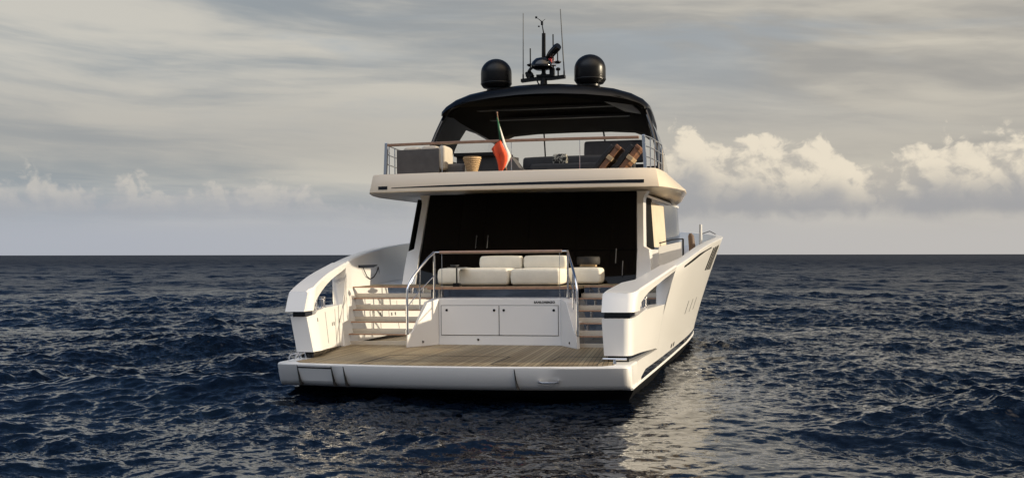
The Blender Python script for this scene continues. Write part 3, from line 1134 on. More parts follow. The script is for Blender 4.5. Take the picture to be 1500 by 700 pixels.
# deck house sides: sill, window band, top
DHX = smooth_tab([(6.6, 2.80), (8.0, 2.84), (10, 2.95), (12, 3.02), (14, 3.0), (16, 2.78), (18, 2.2), (19.3, 1.2), (19.9, 0.3)])
DHX_P = DHX
DHX_S = smooth_tab([(6.6, 2.60), (8.0, 2.63), (10, 2.71), (12, 2.82), (14, 2.94), (15.5, 2.93), (17, 2.68), (18.5, 1.95), (19.4, 1.0), (19.9, 0.3)])
for s in (1, -1):
    DHX = DHX_S if s > 0 else DHX_P
    sill, head = MB(), MB()
    yy = [6.75, 7.5, 8.5, 10, 12, 14, 16, 18, 19.3, 19.9]
    sill.loft([[(s * (interp(y, DHX) + 0.03), y, z1) if k == 0 else p for k, p in enumerate([(0, 0, 0), (s * (interp(y, DHX) + 0.05), y, 1.80), (0, y, 1.80), (0, y, z1)])] for y, z1 in [(y, 2.56) for y in yy]], cap0=False)
    sill.build("deckhouse_side", "gelcoat", yacht)
    wn_ = MB()

    def seg(y0, y1, name, mname, z0=2.57, z1=3.80, off=0.0, nn=4):
        q_ = MB()
        rr_ = []
        for k in range(nn + 1):
            y = y0 + (y1 - y0) * k / nn
            x0_, x1_ = interp(y, DHX) + 0.02 + off, interp(y, DHX) - 0.05 + off
            rr_.append([(s * x0_, y + 0.0, z0), (s * x1_, y + (z1 - z0) * 0.47 * max(0, 1 - (y - 6.7) / 1.3), z1), (s * (x1_ - 0.05), y + (z1 - z0) * 0.47 * max(0, 1 - (y - 6.7) / 1.3), z1), (s * (x0_ - 0.05), y, z0)])
        q_.loft(rr_)
        q_.build(name, mname, yacht)

    seg(6.78, 9.2, "window_surround", "headliner")
    seg(9.22, 11.6, "window_blind", "blind", z0=2.62, z1=3.72)
    seg(11.62, 19.7, "saloon_window", "side_glass", nn=10)
    fb = MB()
    fb.loft([[(s * (interp(y, DHX) + o - k), y, z) for z, o, k in ((2.56, 0.02, 0), (2.62, 0.03, 0), (2.62, -0.06, 0), (2.56, -0.06, 0))] for y in (9.22, 10, 11, 11.6)])
    fb.loft([[(s * (interp(y, DHX) + o), y, z) for z, o in ((3.72, -0.03), (3.80, -0.03), (3.80, -0.12), (3.72, -0.12))] for y in (9.22, 10, 11, 11.6)])
    fb.build("window_frame", "black_gloss", yacht)
# coach roof over the saloon
cr_ = MB()
DHX = DHX_S
cr_.loft([[(-interp(y, DHX) + 0.02, y, z), (interp(y, DHX) - 0.02, y, z)] + [(interp(y, DHX) - 0.02, y, z + 0.06), (-interp(y, DHX) + 0.02, y, z + 0.06)] for y, z in ((7.45, 3.80), (9, 3.80), (12, 3.80), (15, 3.80), (18, 3.72), (19.6, 3.66))])
cr_.build("coach_roof", "gelcoat", yacht)

# side-deck gate, post and fender seen over the starboard rail
gt = MB().loft([[(2.90, 8.0, 1.95), (3.42, 8.3, 1.95), (3.42, 8.33, 1.95), (2.90, 8.03, 1.95)], [(2.90, 8.0, 2.62), (3.42, 8.3, 2.74), (3.42, 8.33, 2.74), (2.90, 8.03, 2.62)]])
gt.build("side_gate", "gelcoat", yacht, bevel=0.01)
gp = MB().tube([(3.45, 8.32, 1.9), (3.45, 8.32, 2.80)], 0.022)
gp.tube([(3.45, 8.32, 2.80), (3.2, 8.17, 2.78), (2.92, 8.0, 2.70)], 0.014)
gp.build("gate_post", "black_satin", yacht)
gp = MB().tube([(3.55, 10.5, 2.0), (3.55, 10.5, 2.60), (3.52, 10.5, 2.9), (3.50, 10.5, 2.97)], [0.07, 0.085, 0.075, 0.03], 12)
gp.build("fender", "fender_brown", yacht)
gp = MB().tube([(3.62, 13.8, 2.3), (3.62, 13.8, 3.28)], [0.05, 0.04], 10)
gp.build("deck_light_post", "white_plastic", yacht)
gp = MB().tube([(3.66, 13.9, 3.02), (3.85, 14.4, 3.1), (4.0, 14.8, 3.02)], 0.012, 8)
gp.build("grab_rail", "black_satin", yacht)

# ------------------------------------------------------------------ flybridge
FB = [(0, 4.80), (0.8, 4.81), (1.6, 4.85), (2.4, 4.93), (2.95, 5.02), (3.16, 5.10), (3.30, 5.45), (3.48, 6.1), (3.60, 6.9), (3.56, 8.0), (3.42, 9.5), (3.2, 12), (2.8, 15), (2.0, 17), (0.8, 18), (0, 18.1)]
FT = [(0, 4.86), (0.8, 4.87), (1.6, 4.90), (2.3, 4.97), (2.88, 5.06), (3.09, 5.15), (3.13, 5.45), (3.17, 6.1), (3.20, 6.9), (3.17, 8.0), (3.08, 9.5), (2.9, 12), (2.5, 15), (1.75, 16.7), (0.7, 17.5), (0, 17.6)]


def ring2(tab, z, ins=0.0, zf=None):
    pts = []
    for sgn, seq in ((1, tab), (-1, tab[::-1][1:-1])):
        for x, y in seq:
            f = 1 - ins / 3.2
            zz_ = z + (zf(y) if zf else 0)
            pts.append((sgn * x * f, 11 + (y - 11) * (1 - ins / 6.5), zz_))
    return pts


zf = lambda y: 0.03 * min(1, max(0, (y - 5) / 3))
fb = MB()
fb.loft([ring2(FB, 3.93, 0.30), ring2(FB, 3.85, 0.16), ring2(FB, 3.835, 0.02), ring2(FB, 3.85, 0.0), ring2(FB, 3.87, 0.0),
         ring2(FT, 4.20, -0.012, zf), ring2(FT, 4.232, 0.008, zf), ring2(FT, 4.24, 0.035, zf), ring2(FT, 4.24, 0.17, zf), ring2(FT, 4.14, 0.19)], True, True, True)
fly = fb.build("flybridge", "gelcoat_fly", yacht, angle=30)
MB().loft([ring2(FT, 4.143, 0.195), ring2(FT, 4.150, 0.195)]).build("flybridge_floor", "teak", yacht, smooth=False)


FBR = [p for p in ring2(FB, 3.87)]
FTR = [p for p in ring2(FT, 4.20, -0.012, zf)]
AFT_I = [len(FBR) - k for k in range(5, 0, -1)] + [0, 1, 2, 3, 4, 5]
FBL = sorted((FBR[i % len(FBR)] for i in AFT_I), key=lambda p: p[0])
FTL = sorted((FTR[i % len(FTR)] for i in AFT_I), key=lambda p: p[0])


def fascia(x, f):
    """point on the aft fascia, f 0 bottom .. 1 top"""
    lo_, hi_ = 0.0, 1.0
    for k in range(len(FBL) - 1):
        xa = FBL[k][0] + (FTL[k][0] - FBL[k][0]) * f
        xb = FBL[k + 1][0] + (FTL[k + 1][0] - FBL[k + 1][0]) * f
        if xa <= x <= xb or k == len(FBL) - 2:
            t = (x - xa) / (xb - xa)
            b0 = Vector(FBL[k]).lerp(Vector(FBL[k + 1]), t)
            t0 = Vector(FTL[k]).lerp(Vector(FTL[k + 1]), t)
            return b0.lerp(t0, f)


def fstrip(x0, x1, f0, f1, off=0.007):
    m_ = MB()
    rr_ = []
    xs_ = sorted(set([x0, x1] + [p[0] * 0.985 for p in FBL if x0 < p[0] * 0.985 < x1] + [x0 + (x1 - x0) * k / 20 for k in range(21)]))
    for x in xs_:
        a, b = fascia(x, f0(x) if callable(f0) else f0), fascia(x, f1(x) if callable(f1) else f1)
        o = Vector((0, -off, 0))
        rr_.append([a + o, b + o, b + Vector((0, 0.04, 0)), a + Vector((0, 0.04, 0))])
    return m_.loft(rr_)


fstrip(-2.62, 2.86, 0.17, lambda x: interp(x, [(-2.62, 0.21), (-1.2, 0.28), (0.5, 0.34), (2.86, 0.38)])).build("fascia_groove", "black_gloss", fly, smooth=False)
fstrip(-2.94, -2.72, 0.10, 0.32, 0.006).build("stern_light", "black_gloss", fly, smooth=False)

# rail
FR = [(-2.80, 5.27), (-2.2, 5.2), (-1.2, 5.14), (0, 5.12), (1.2, 5.14), (2.2, 5.2), (2.74, 5.27)]
r_ = MB()
r_.loft([[(x, y - 0.035, 4.865), (x, y + 0.035, 4.865), (x, y + 0.035, 4.925), (x, y - 0.035, 4.925)] for x, y in FR[:1] + FR[1:]])
fr_ = r_.build("flybridge_rail", "teak_rail", yacht, bevel=0.012)
for s in (1, -1):
    p = MB()
    x = 2.83 if s > 0 else -2.83
    p.flat((x * 1.012, 5.29, 4.24), (x, 5.29, 4.95), 0.07, 0.07)
    p.build("rail_end_post", "steel", fr_, bevel=0.008)
for x in (-1.52, 1.5, 0.02):
    MB().tube([(x, 5.15, 4.24), (x, 5.15, 4.87)], 0.008).build("rail_stay", "steel", fr_)
for s in (1, -1):
    p = MB()
    side_path = [(2.85, 5.3), (2.93, 5.75), (2.98, 6.3), (3.02, 6.9), (3.04, 7.4)]
    for zr in (4.93, 4.72, 4.50):
        p.tube([(s * x, y, zr + (y - 5.3) * 0.0) for x, y in side_path], 0.013 if zr < 4.9 else 0.016)
    for x, y in side_path[1:]:
        p.tube([(s * x, y, 4.24), (s * x, y, 4.93)], 0.014)
    p.tube([(s * 3.04, 7.4, 4.93), (s * 3.05, 7.6, 4.72), (s * 3.05, 7.75, 4.26)], 0.014)
    p.build("side_guard_rail", "steel", fr_)

# ------------------------------------------------------------------ hardtop
ht = MB()
HX = [(-2.62, 6.00), (-2.60, 6.10), (-2.48, 6.22), (-2.2, 6.36), (-1.8, 6.47), (-1.2, 6.55), (-0.5, 6.60), (0, 6.61), (0.5, 6.60), (1.2, 6.55), (1.8, 6.47), (2.2, 6.36), (2.48, 6.22), (2.60, 6.10), (2.62, 6.00)]
HU = [(2.50, 5.97), (2.30, 6.12), (2.0, 6.22), (1.2, 6.27), (0, 6.28), (-1.2, 6.27), (-2.0, 6.22), (-2.30, 6.12), (-2.50, 5.97)]


def hsec(y, sc=1.0, dz_=0.0, thin=1.0, bow=0.0):
    o = []
    for x, z in HX:
        yy_ = y + bow * (x / 2.6) ** 2
        o.append((x * sc, yy_, z + dz_ - (1 - thin) * (z - 6.0) * 0.5))
    for x, z in HU:
        yy_ = y + bow * (x / 2.6) ** 2
        o.append((x * sc, yy_, z + dz_ + (1 - thin) * 0.10))
    return o


ht.loft([hsec(8.12, 0.97, -0.05, 0.25, 0.6), hsec(8.20, 0.985, -0.015, 0.7, 0.6), hsec(8.45, 1.0, 0, 1, 0.55), hsec(9.2, 1.0, 0.02, 1, 0.3), hsec(10.5, 0.995, -0.03), hsec(12, 0.975, -0.10), hsec(13.2, 0.94, -0.19), hsec(13.9, 0.90, -0.27, 0.6)])
hard = ht.build("hardtop", "hardtop_black", yacht, angle=50)
hl_ = MB()
rows = []
for y, sc, dz_, bow in ((8.5, 0.985, 0, 0.55), (9.2, 0.985, 0.02, 0.3), (10.5, 0.98, -0.03, 0), (12, 0.96, -0.10, 0), (13.2, 0.925, -0.19, 0), (13.85, 0.89, -0.265, 0)):
    rows.append([(x * sc, y + bow * (x / 2.6) ** 2, z + dz_ - 0.006) for x, z in HU] + [(x * sc * 0.99, y + bow * (x / 2.6) ** 2, z + dz_ + 0.02) for x, z in HU[::-1]])
hl_.loft(rows)
hl_.build("headliner", "headliner", hard)
for y, z, hw in ((8.75, 6.265, 2.0), (9.9, 6.245, 1.95), (11.2, 6.15, 1.9)):
    bm_ = MB()
    bm_.box(-hw, hw, y, y + 0.16, z - 0.035, z + 0.03)
    bm_.build("sunroof_slat", "grey_panel", hard, bevel=0.01)
lp = MB()
lp.add([(1.45, 8.95, 6.235), (2.15, 9.15, 6.16), (2.3, 10.6, 6.06), (1.85, 10.6, 6.15), (1.45, 8.95, 6.26), (2.15, 9.15, 6.20), (2.3, 10.6, 6.10), (1.85, 10.6, 6.19)],
       [(0, 1, 2, 3), (7, 6, 5, 4), (0, 4, 5, 1), (1, 5, 6, 2), (2, 6, 7, 3), (3, 7, 4, 0)])
lp.build("hardtop_lining", "grey_panel", hard)
# side panels with windows
for s in (1, -1):
    sp = MB()

    def sx(z):
        return interp(z, [(4.2, 3.02), (4.9, 2.93), (5.4, 2.80), (5.9, 2.57), (6.05, 2.50)])

    def prow(ya, yb_, zs):
        rr_ = []
        for z in zs:
            a_, b_ = ya(z), yb_(z)
            fx = lambda y: sx(z) * interp(y, [(9, 1.0), (11, 0.985), (13.9, 0.90)])
            ms = [a_ + (b_ - a_) * k / 4 for k in range(5)]
            rr_.append([(s * fx(y), y, z) for y in ms] + [(s * (fx(y) - 0.07), y, z) for y in ms[::-1]])
        return rr_

    aft_ = lambda z: interp(z, [(4.2, 8.6), (5.2, 8.85), (6.05, 9.0)])
    winy = lambda z: interp(z, [(4.98, 10.55), (5.3, 10.6), (5.86, 10.95)])
    zr = lambda y: 0
    sp.loft(prow(aft_, lambda z: 13.9, (4.2, 4.6, 4.98)))
    sp.loft(prow(aft_, winy, (4.98, 5.2, 5.45, 5.86)))
    sp.loft(prow(aft_, lambda z: 13.8, (5.86, 5.95, 6.04)))
    sp.build("hardtop_side_panel", "dark_panel" if s < 0 else "black_gloss", hard)
    gl_ = MB()
    gl_.loft([[(s * (sx(z) * interp(y, [(9, 1.0), (11, 0.985), (13.9, 0.90)]) - 0.03), y, z) for y in (winy(z), 11.8, 12.8, 13.8)] + [(s * (sx(z) * interp(y, [(9, 1.0), (11, 0.985), (13.9, 0.90)]) - 0.038), y, z) for y in (13.8, 12.8, 11.8, winy(z))] for z in (4.98, 5.3, 5.86)])
    gl_.build("side_window", "clear_glass", hard)
    ps = MB().tube([(s * 2.52, 8.95, 6.0), (s * 2.70, 8.75, 5.5), (s * 2.86, 8.45, 4.9), (s * 2.93, 8.3, 4.2)], 0.05, 10)
    ps.build("hardtop_post", "black_gloss", hard)
# windscreen
wsx = [(-2.55, 13.75), (-1.8, 14.15), (-0.9, 14.4), (0, 14.45), (0.9, 14.4), (1.8, 14.15), (2.55, 13.75)]
ws = MB()
ws.loft([[(x * k, y + dy_, z) for x, y in wsx] + [(x * k, y + dy_ + 0.012, z) for x, y in wsx[::-1]] for z, k, dy_ in ((4.95, 1.02, 0.1), (5.4, 0.99, -0.2), (6.04, 0.93, -0.6))])
ws.build("windscreen", "clear_glass", hard)
ds = MB()
ds.loft([[(x * 1.02, y + 0.1, z) for x, y in wsx] + [(x, y - 0.5, z) for x, y in wsx[::-1]] for z in (4.15, 4.95)])
ds.build("dashboard", "black_satin", hard, bevel=0.03)
for x in (-0.95, 0.95):
    mu = MB()
    mu.flat((x, 14.45, 4.95), (x * 0.92, 13.75, 6.03), 0.04, 0.04)
    mu.build("windscreen_mullion", "black_satin", hard)

# satellite domes
for x in (-1.19, 1.18):
    d = MB()
    prof = [(0.02, 0.0), (0.24, 0.0), (0.24, 0.05), (0.33, 0.07), (0.375, 0.13), (0.388, 0.16), (0.388, 0.43)]
    prof += [(0.388 * math.cos(R(a)), 0.43 + 0.36 * math.sin(R(a))) for a in range(10, 90, 10)] + [(0.01, 0.79)]
    d.lathe((x, 9.0, 6.58), prof, 40)
    dome = d.build("satellite_dome", "black_gloss" if False else "black_satin", yacht, angle=40)
    b = MB().lathe((x, 9.0, 6.58), [(0.391, 0.155), (0.393, 0.16), (0.393, 0.185), (0.391, 0.19)], 40)
    b.build("dome_band", "black_satin", dome)

# mast
ms = MB()
ms.tube([(0.02, 9.0, 6.58), (0.02, 9.0, 6.95)], [0.10, 0.07], 12)
ms.tube([(0.02, 9.0, 6.95), (0.03, 9.0, 7.95)], [0.055, 0.048], 10)
ms.loft([[(x, 8.93, z - 0.04), (x, 9.10, z - 0.04), (x, 9.10, z + 0.035), (x, 8.93, z + 0.035)] for x, z in ((-0.55, 6.80), (-0.2, 6.83), (0.2, 6.83), (0.56, 6.86))])
ms.box(-0.15, 0.2, 8.9, 9.2, 6.86, 6.92)
mast = ms.build("radar_mast", "black_satin", yacht)
q = MB().lathe((0.0, 8.85, 7.02), [(0.02, 0.0), (0.15, 0.0), (0.265, 0.06), (0.27, 0.10), (0.235, 0.20), (0.15, 0.28), (0.03, 0.31)], 28)
q.build("gps_dome", "black_gloss", mast)
q = MB().tube([(0.12, 9.05, 7.32), (0.22, 8.95, 7.42), (0.40, 8.8, 7.55), (0.44, 8.77, 7.575)], [0.075, 0.095, 0.10, 0.085], 16)
q.box(0.10, 0.24, 8.95, 9.10, 7.05, 7.35)
q.build("searchlight", "black_gloss", mast)
q = MB().box(0.155, 0.245, 8.90, 8.96, 7.20, 7.30)
q.build("port_light_lens", "red_lens", mast, bevel=0.01)
for x0, x1, z0, z1, rr_ in ((-0.50, -0.485, 6.84, 8.48, 0.011), (0.535, 0.455, 6.88, 8.53, 0.013)):
    q = MB().tube([(x0, 9.0, z0), (x0, 9.0, z0 + 0.12)], 0.022)
    q.tube([(x0, 9.0, z0 + 0.1), (x1, 9.0, z1)], [rr_ * 1.25, rr_ * 0.75])
    q.build("whip_antenna", "grey_panel", mast)
for x, z0, z1, dish in ((-0.32, 6.86, 7.60, 7.18), (0.26, 7.0, 7.92, None), (0.37, 7.2, 7.60, 7.22), (-0.40, 6.86, 6.95, 6.98), (0.38, 6.86, 7.02, 7.05)):
    q = MB().tube([(x, 9.03, z0), (x, 9.03, z1)], 0.016 if z1 > 7.1 else 0.02)
    if dish:
        q.lathe((x, 9.03, dish), [(0.02, -0.03), (0.05, -0.03), (0.09 if z1 > 7.1 else 0.06, 0.0), (0.09 if z1 > 7.1 else 0.055, 0.02), (0.03, 0.04)], 16)
    q.build("stub_antenna", "black_satin", mast)
q = MB().box(-0.42, -0.26, 8.9, 9.1, 6.88, 6.99)
q.tube([(-0.25, 9.0, 6.88), (-0.33, 8.9, 7.02), (-0.26, 8.9, 7.1)], 0.045)
q.tube([(-0.16, 8.95, 6.83), (-0.10, 8.9, 6.70), (-0.03, 8.95, 6.62)], 0.018)
q.build("horn", "black_satin", mast, bevel=0.012)
MB().box(0.18, 0.30, 8.9, 9.05, 6.86, 7.08).build("junction_box", "black_satin", mast, bevel=0.012)
q = MB().box(0.20, 0.34, 8.82, 9.0, 7.12, 7.16)
q.tube([(0.28, 9.0, 7.15), (0.28, 9.0, 7.34)], 0.02)
q.build("camera_bracket", "white_plastic", mast)
q = MB().tube([(0.03, 9.0, 7.95), (0.0, 9.0, 8.12), (-0.02, 9.0, 8.25)], [0.018, 0.012, 0.01])
q.tube([(-0.02, 9.0, 8.25), (-0.12, 8.95, 8.33)], [0.012, 0.006])
q.tube([(-0.02, 9.0, 8.24), (0.06, 9.05, 8.31)], 0.006)
q.box(-0.17, -0.12, 8.94, 8.955, 8.32, 8.37)
q.lathe((-0.09, 9.0, 8.13), [(0.01, -0.02), (0.028, 0.0), (0.01, 0.02)], 10)
q.box(-0.035, 0.015, 8.97, 9.03, 8.16, 8.25)
q.build("wind_vane", "black_satin", mast)


# a little foam along the waterline on the sunny side
sp = MB()
for k in range(260):
    a, r0 = random.uniform(0, 6.28), abs(random.gauss(0, 0.55))
    y0_ = random.choice((5.7, 6.2, 6.6))
    cxx, cyy2 = 3.72 + r0 * math.cos(a) * 0.6, y0_ + r0 * math.sin(a) * 1.3
    rr0 = random.uniform(0.005, 0.018)
    sp.lathe((cxx, cyy2, random.uniform(-0.03, 0.045)), [(0.2 * rr0, 0), (rr0, 0.3 * rr0), (rr0 * 0.8, 0.8 * rr0), (0.1 * rr0, rr0)], 6)
so_ = sp.build("foam_flecks", "foam", None)
so_["kind"] = "stuff"
so_["label"] = "flecks of white foam on the water beside the sunlit hull"

# ------------------------------------------------------------------ loose furniture
def cushion(mb, x0, x1, y0, y1, z0, z1, puff=0.03, n=7):
    """soft block: rounded edges, swollen faces"""
    rr_ = []
    hgt = z1 - z0
    prof = [(0.0, 0.035), (0.03 / hgt, 0.012), (0.06 / hgt, 0.004), (0.5, -0.004), (1 - 0.06 / hgt, 0.004), (1 - 0.028 / hgt, 0.012), (1.0, 0.036)]
    cx_, cy_ = (x0 + x1) / 2, (y0 + y1) / 2
    for f, ins in prof:
        hx, hy = (x1 - x0) / 2 - ins, (y1 - y0) / 2 - ins
        rad = min(0.055, hx * 0.6, hy * 0.6)
        ring = []
        for qx, qy, a0 in ((1, 1, 0), (-1, 1, 90), (-1, -1, 180), (1, -1, 270)):
            for k in range(6):
                a = R(a0 + 18 * k)
                ring.append((cx_ + qx * (hx - rad) + rad * math.cos(a), cy_ + qy * (hy - rad) + rad * math.sin(a), z0 + hgt * f))
        rr_.append(ring)
    top = [[(cx_ + (p[0] - cx_) * k, cy_ + (p[1] - cy_) * k, p[2] + dz_) for p in rr_[-1]] for k, dz_ in ((0.85, puff * 0.35), (0.5, puff * 0.7), (0.05, puff * 0.75))]
    mb.loft(rr_ + top)
    return mb


def piece(name, label, cat, loc, parts, group=None):
    t = thing(name, label, cat, loc, group)
    for pn, mb, m in parts:
        mb.build(pn, m, t, angle=60)
    return t


SG = "cream seating in the cockpit"


def feet(x0, x1, y0, y1, z0, z1):
    return MB().box(x0 + 0.06, x1 - 0.06, y0 + 0.06, y1 - 0.06, z0, z1)


piece("sofa_module", "cream sofa module with backrest, left of the two facing the stern", "sofa", (-0.5, 5.2, DECK),
      [("seat", cushion(MB(), -1.04, 0.045, 4.62, 5.75, 1.83, 2.165), "cream_fabric"), ("backrest", cushion(MB(), -0.78, 0.165, 5.42, 5.72, 2.14, 2.43, 0.015), "cream_fabric"), ("plinth", feet(-1.04, 0.045, 4.62, 5.75, DECK, 1.835), "black_satin")], SG)
piece("sofa_module", "cream sofa module with backrest, between its twin and the right handrail", "sofa", (0.6, 5.2, DECK),
      [("seat", cushion(MB(), 0.085, 1.14, 4.62, 5.75, 1.83, 2.155), "cream_fabric"), ("backrest", cushion(MB(), 0.20, 1.14, 5.42, 5.72, 2.14, 2.43, 0.015), "cream_fabric"), ("plinth", feet(0.085, 1.14, 4.62, 5.75, DECK, 1.835), "black_satin")], SG)
piece("ottoman", "low cream ottoman at the left end of the cockpit sofa", "ottoman", (-1.3, 5.5, DECK),
      [("cushion", cushion(MB(), -1.70, -0.95, 5.30, 6.10, 1.83, 2.165), "cream_fabric"), ("plinth", feet(-1.70, -0.95, 5.30, 6.10, DECK, 1.835), "black_satin")], SG)
piece("ottoman", "cream ottoman right of the sofa carrying a black stool cushion", "ottoman", (1.4, 6.1, DECK),
      [("cushion", cushion(MB(), 1.08, 1.86, 5.55, 6.25, 1.83, 2.155), "cream_fabric"), ("plinth", feet(1.08, 1.86, 5.55, 6.25, DECK, 1.835), "black_satin")], SG)
piece("tray_stool", "round black padded stool on a wooden base on the right ottoman", "stool", (1.5, 5.9, 2.19),
      [("wooden_base", MB().box(1.38, 1.72, 5.78, 6.02, 2.185, 2.235), "tan_trim"),
       ("padded_top", MB().lathe((1.55, 5.9, 2.235), [(0.02, 0.0), (0.24, 0.0), (0.255, 0.03), (0.255, 0.14), (0.235, 0.17), (0.05, 0.175)], 28), "black_cloth")])
piece("side_table", "slim black side table with a round top beside the sofa", "table", (-1.02, 4.52, DECK),
      [("base", MB().box(-1.10, -0.97, 4.42, 4.56, DECK, DECK + 0.075), "black_satin"), ("stem", MB().tube([(-1.035, 4.49, DECK + .07), (-1.035, 4.49, 2.195)], 0.018), "black_satin"),
       ("table_top", MB().lathe((-1.03, 4.5, 2.19), [(0.02, 0), (0.20, 0.008), (0.215, 0.02), (0.205, 0.022), (0.02, 0.014)], 28), "grey_panel")])
piece("serving_bowl", "small shallow metal bowl standing on the side table", "bowl", (-1.05, 4.5, 2.205),
      [("bowl", MB().lathe((-1.08, 4.5, 2.206), [(0.02, 0), (0.04, 0.0), (0.09, 0.035), (0.095, 0.05), (0.085, 0.045), (0.03, 0.01)], 18), "grey_panel")])

# flybridge furniture
piece("lounge_sofa", "charcoal outdoor sofa with pale cushions at the flybridge corner", "sofa", (-2.2, 6.0, 4.15),
      [("back_shell", MB().loft([[(x, y, z) for x, y in ((-2.74, 5.72), (-1.72, 5.60), (-1.72, 5.78), (-2.72, 5.9))] for z in (4.17, 4.30, 4.80, 4.825)]), "grey_fabric"),
       ("side_cushion", cushion(MB(), -1.75, -1.585, 5.62, 6.3, 4.36, 4.885), "pale_fabric"),
       ("back_cushion", cushion(MB(), -2.62, -2.22, 5.78, 6.1, 4.35, 4.88), "pale_fabric"),
       ("back_cushion", cushion(MB(), -2.20, -1.80, 5.78, 6.1, 4.35, 4.90), "pale_fabric"),
       ("seat", cushion(MB(), -2.72, -1.20, 5.85, 6.8, 4.17, 4.50), "grey_fabric")])
bk = MB()
prof = [(0.02, 0.0), (0.115, 0.0), (0.12, 0.03)]
for k in range(7):
    z = 0.03 + k * 0.045
    r0 = 0.12 + 0.075 * (k / 6)
    prof += [(r0, z + 0.005), (r0 + 0.012, z + 0.02), (r0, z + 0.04)]
prof += [(0.205, 0.36), (0.19, 0.365), (0.16, 0.30), (0.02, 0.25)]
piece("wicker_basket", "flared straw basket on the flybridge beside the charcoal sofa", "basket", (-1.0, 5.75, 4.26),
      [("basket", bk.lathe((-1.0, 5.75, 4.265), prof, 28), "wicker")])
piece("basket_stand", "low dark block under the straw basket on the flybridge", "plinth", (-1.0, 5.75, 4.15),
      [("block", MB().box(-1.2, -0.8, 5.6, 5.95, 4.152, 4.263), "dark_fabric")])
piece("wet_bar", "black wet bar behind the straw basket and flag", "bar", (-0.9, 7.4, 4.15),
      [("cabinet", MB().loft([[(x, y, z) for x, y in ((-1.75, 7.2), (-0.55, 7.2), (-0.40, 7.9), (-1.75, 7.9))] for z in (4.15, 4.78)]), "dark_fabric"),
       ("worktop", MB().loft([[(x, y, z) for x, y in ((-1.80, 7.12), (-0.80, 7.12), (-0.55, 7.95), (-1.80, 7.95))] for z in (4.78, 4.86)]), "black_satin"),
       ("sloping_side", MB().add([(-0.55, 7.19, 4.15), (0.0, 7.19, 4.15), (-0.45, 7.19, 4.76), (-0.55, 7.19, 4.78), (-0.55, 7.85, 4.15), (0.0, 7.85, 4.15), (-0.45, 7.85, 4.76), (-0.55, 7.85, 4.78)], [(0, 1, 2, 3), (7, 6, 5, 4), (0, 4, 5, 1), (1, 5, 6, 2), (2, 6, 7, 3)]), "grey_fabric")])
piece("bench_sofa", "long low black bench sofa across the middle of the flybridge", "sofa", (0.7, 8.0, 4.15),
      [("seat", cushion(MB(), 0.0, 2.3, 7.2, 8.2, 4.17, 4.56), "dark_fabric"), ("backrest", cushion(MB(), -0.35, 2.35, 8.1, 8.4, 4.3, 4.80), "dark_fabric")])
pz = MB()
cushion(pz, 0.44, 0.80, 7.74, 7.88, 4.58, 4.83, 0.01)
piece("patterned_pillow", "small black and white patterned pillow on the bench sofa", "pillow", (0.64, 7.8, 4.60), [("pillow", pz, "black_cloth")])
pc = bpy.data.materials.new("pattern_cloth")
pc.use_nodes = True
t_ = NT(pc.node_tree)
co_ = t_.n("ShaderNodeTexCoord").outputs["Object"]
t_.put(pc.node_tree.nodes["Principled BSDF"].inputs["Base Color"], t_.mix(t_.sm(t_.noise(co_, 13, 3, 0.6, 1.2), 0.50, 0.53), (0.012, 0.012, 0.012), (0.38, 0.36, 0.30)))
pc.node_tree.nodes["Principled BSDF"].inputs["Roughness"].default_value = 0.8
bpy.data.objects["pillow"].data.materials[0] = pc
piece("helm_seat_unit", "tall black helm seat block forward of the brown strapped loungers", "seat", (2.0, 10.0, 4.15),
      [("backrest", cushion(MB(), 0.92, 2.42, 9.6, 9.85, 4.75, 5.30, 0.01), "grey_fabric"), ("base", MB().box(1.0, 2.4, 9.65, 10.6, 4.15, 4.70), "dark_fabric"),
       ("trim", MB().box(0.95, 1.35, 9.58, 9.64, 4.69, 4.735), "white_plastic")])


def lounger(x, y, label):
    t = thing("sun_lounger", label, "lounger", (x, y, 4.15), "strapped sun loungers on the flybridge")
    dxn, dzn = 0.52, 0.64           # the raised back leans to starboard
    L = math.hypot(dxn, dzn)
    ax, az_ = dxn / L, dzn / L
    nx, nz = az_, -ax

    def slab(a0, a1, n0, n1, y0, y1):
        q_ = MB()
        q_.loft([[(x + ax * a + nx * n_, yy_, 4.17 + az_ * a + nz * n_) for a, n_ in ((a0, n0), (a1, n0), (a1, n1), (a0, n1))] for yy_ in (y0, y1)])
        return q_

    slab(0.0, 0.80, -0.06, 0.05, y, y + 0.75).build("back_cushion", "dark_fabric", t, bevel=0.03)
    slab(0.03, 0.86, 0.052, 0.17, y + 0.02, y + 0.70).build("leather_sling", "leather", t, bevel=0.02)
    slab(0.50, 0.60, 0.045, 0.185, y - 0.012, y + 0.72).build("strap", "tan_trim", t, bevel=0.01)
    slab(0.80, 0.88, 0.045, 0.178, y - 0.008, y + 0.71).build("head_trim", "leather", t, bevel=0.02)
    MB().box(x - 0.75, x + 0.05, y + 0.05, y + 0.7, 4.15, 4.27).build("seat", "dark_fabric", t, bevel=0.02)


lounger(1.62, 5.75, "reclined black lounger with brown leather strap, nearer the middle of the flybridge")
lounger(2.04, 5.85, "reclined black lounger with brown leather strap, beside the end of the flybridge rail")

# flag
fg = thing("ensign", "green, white and red flag hanging limp from a slanted staff on the flybridge rail", "flag", (-0.10, 5.02, 4.24))
s_ = MB().tube([(-0.06, 5.06, 4.20), (-0.15, 5.02, 4.75), (-0.24, 4.96, 5.47)], [0.016, 0.014, 0.011])
s_.lathe((-0.24, 4.96, 5.46), [(0.005, 0.0), (0.02, 0.01), (0.02, 0.03), (0.005, 0.045)], 10)
s_.build("flagstaff", "teak_rail", fg)
cl = MB()


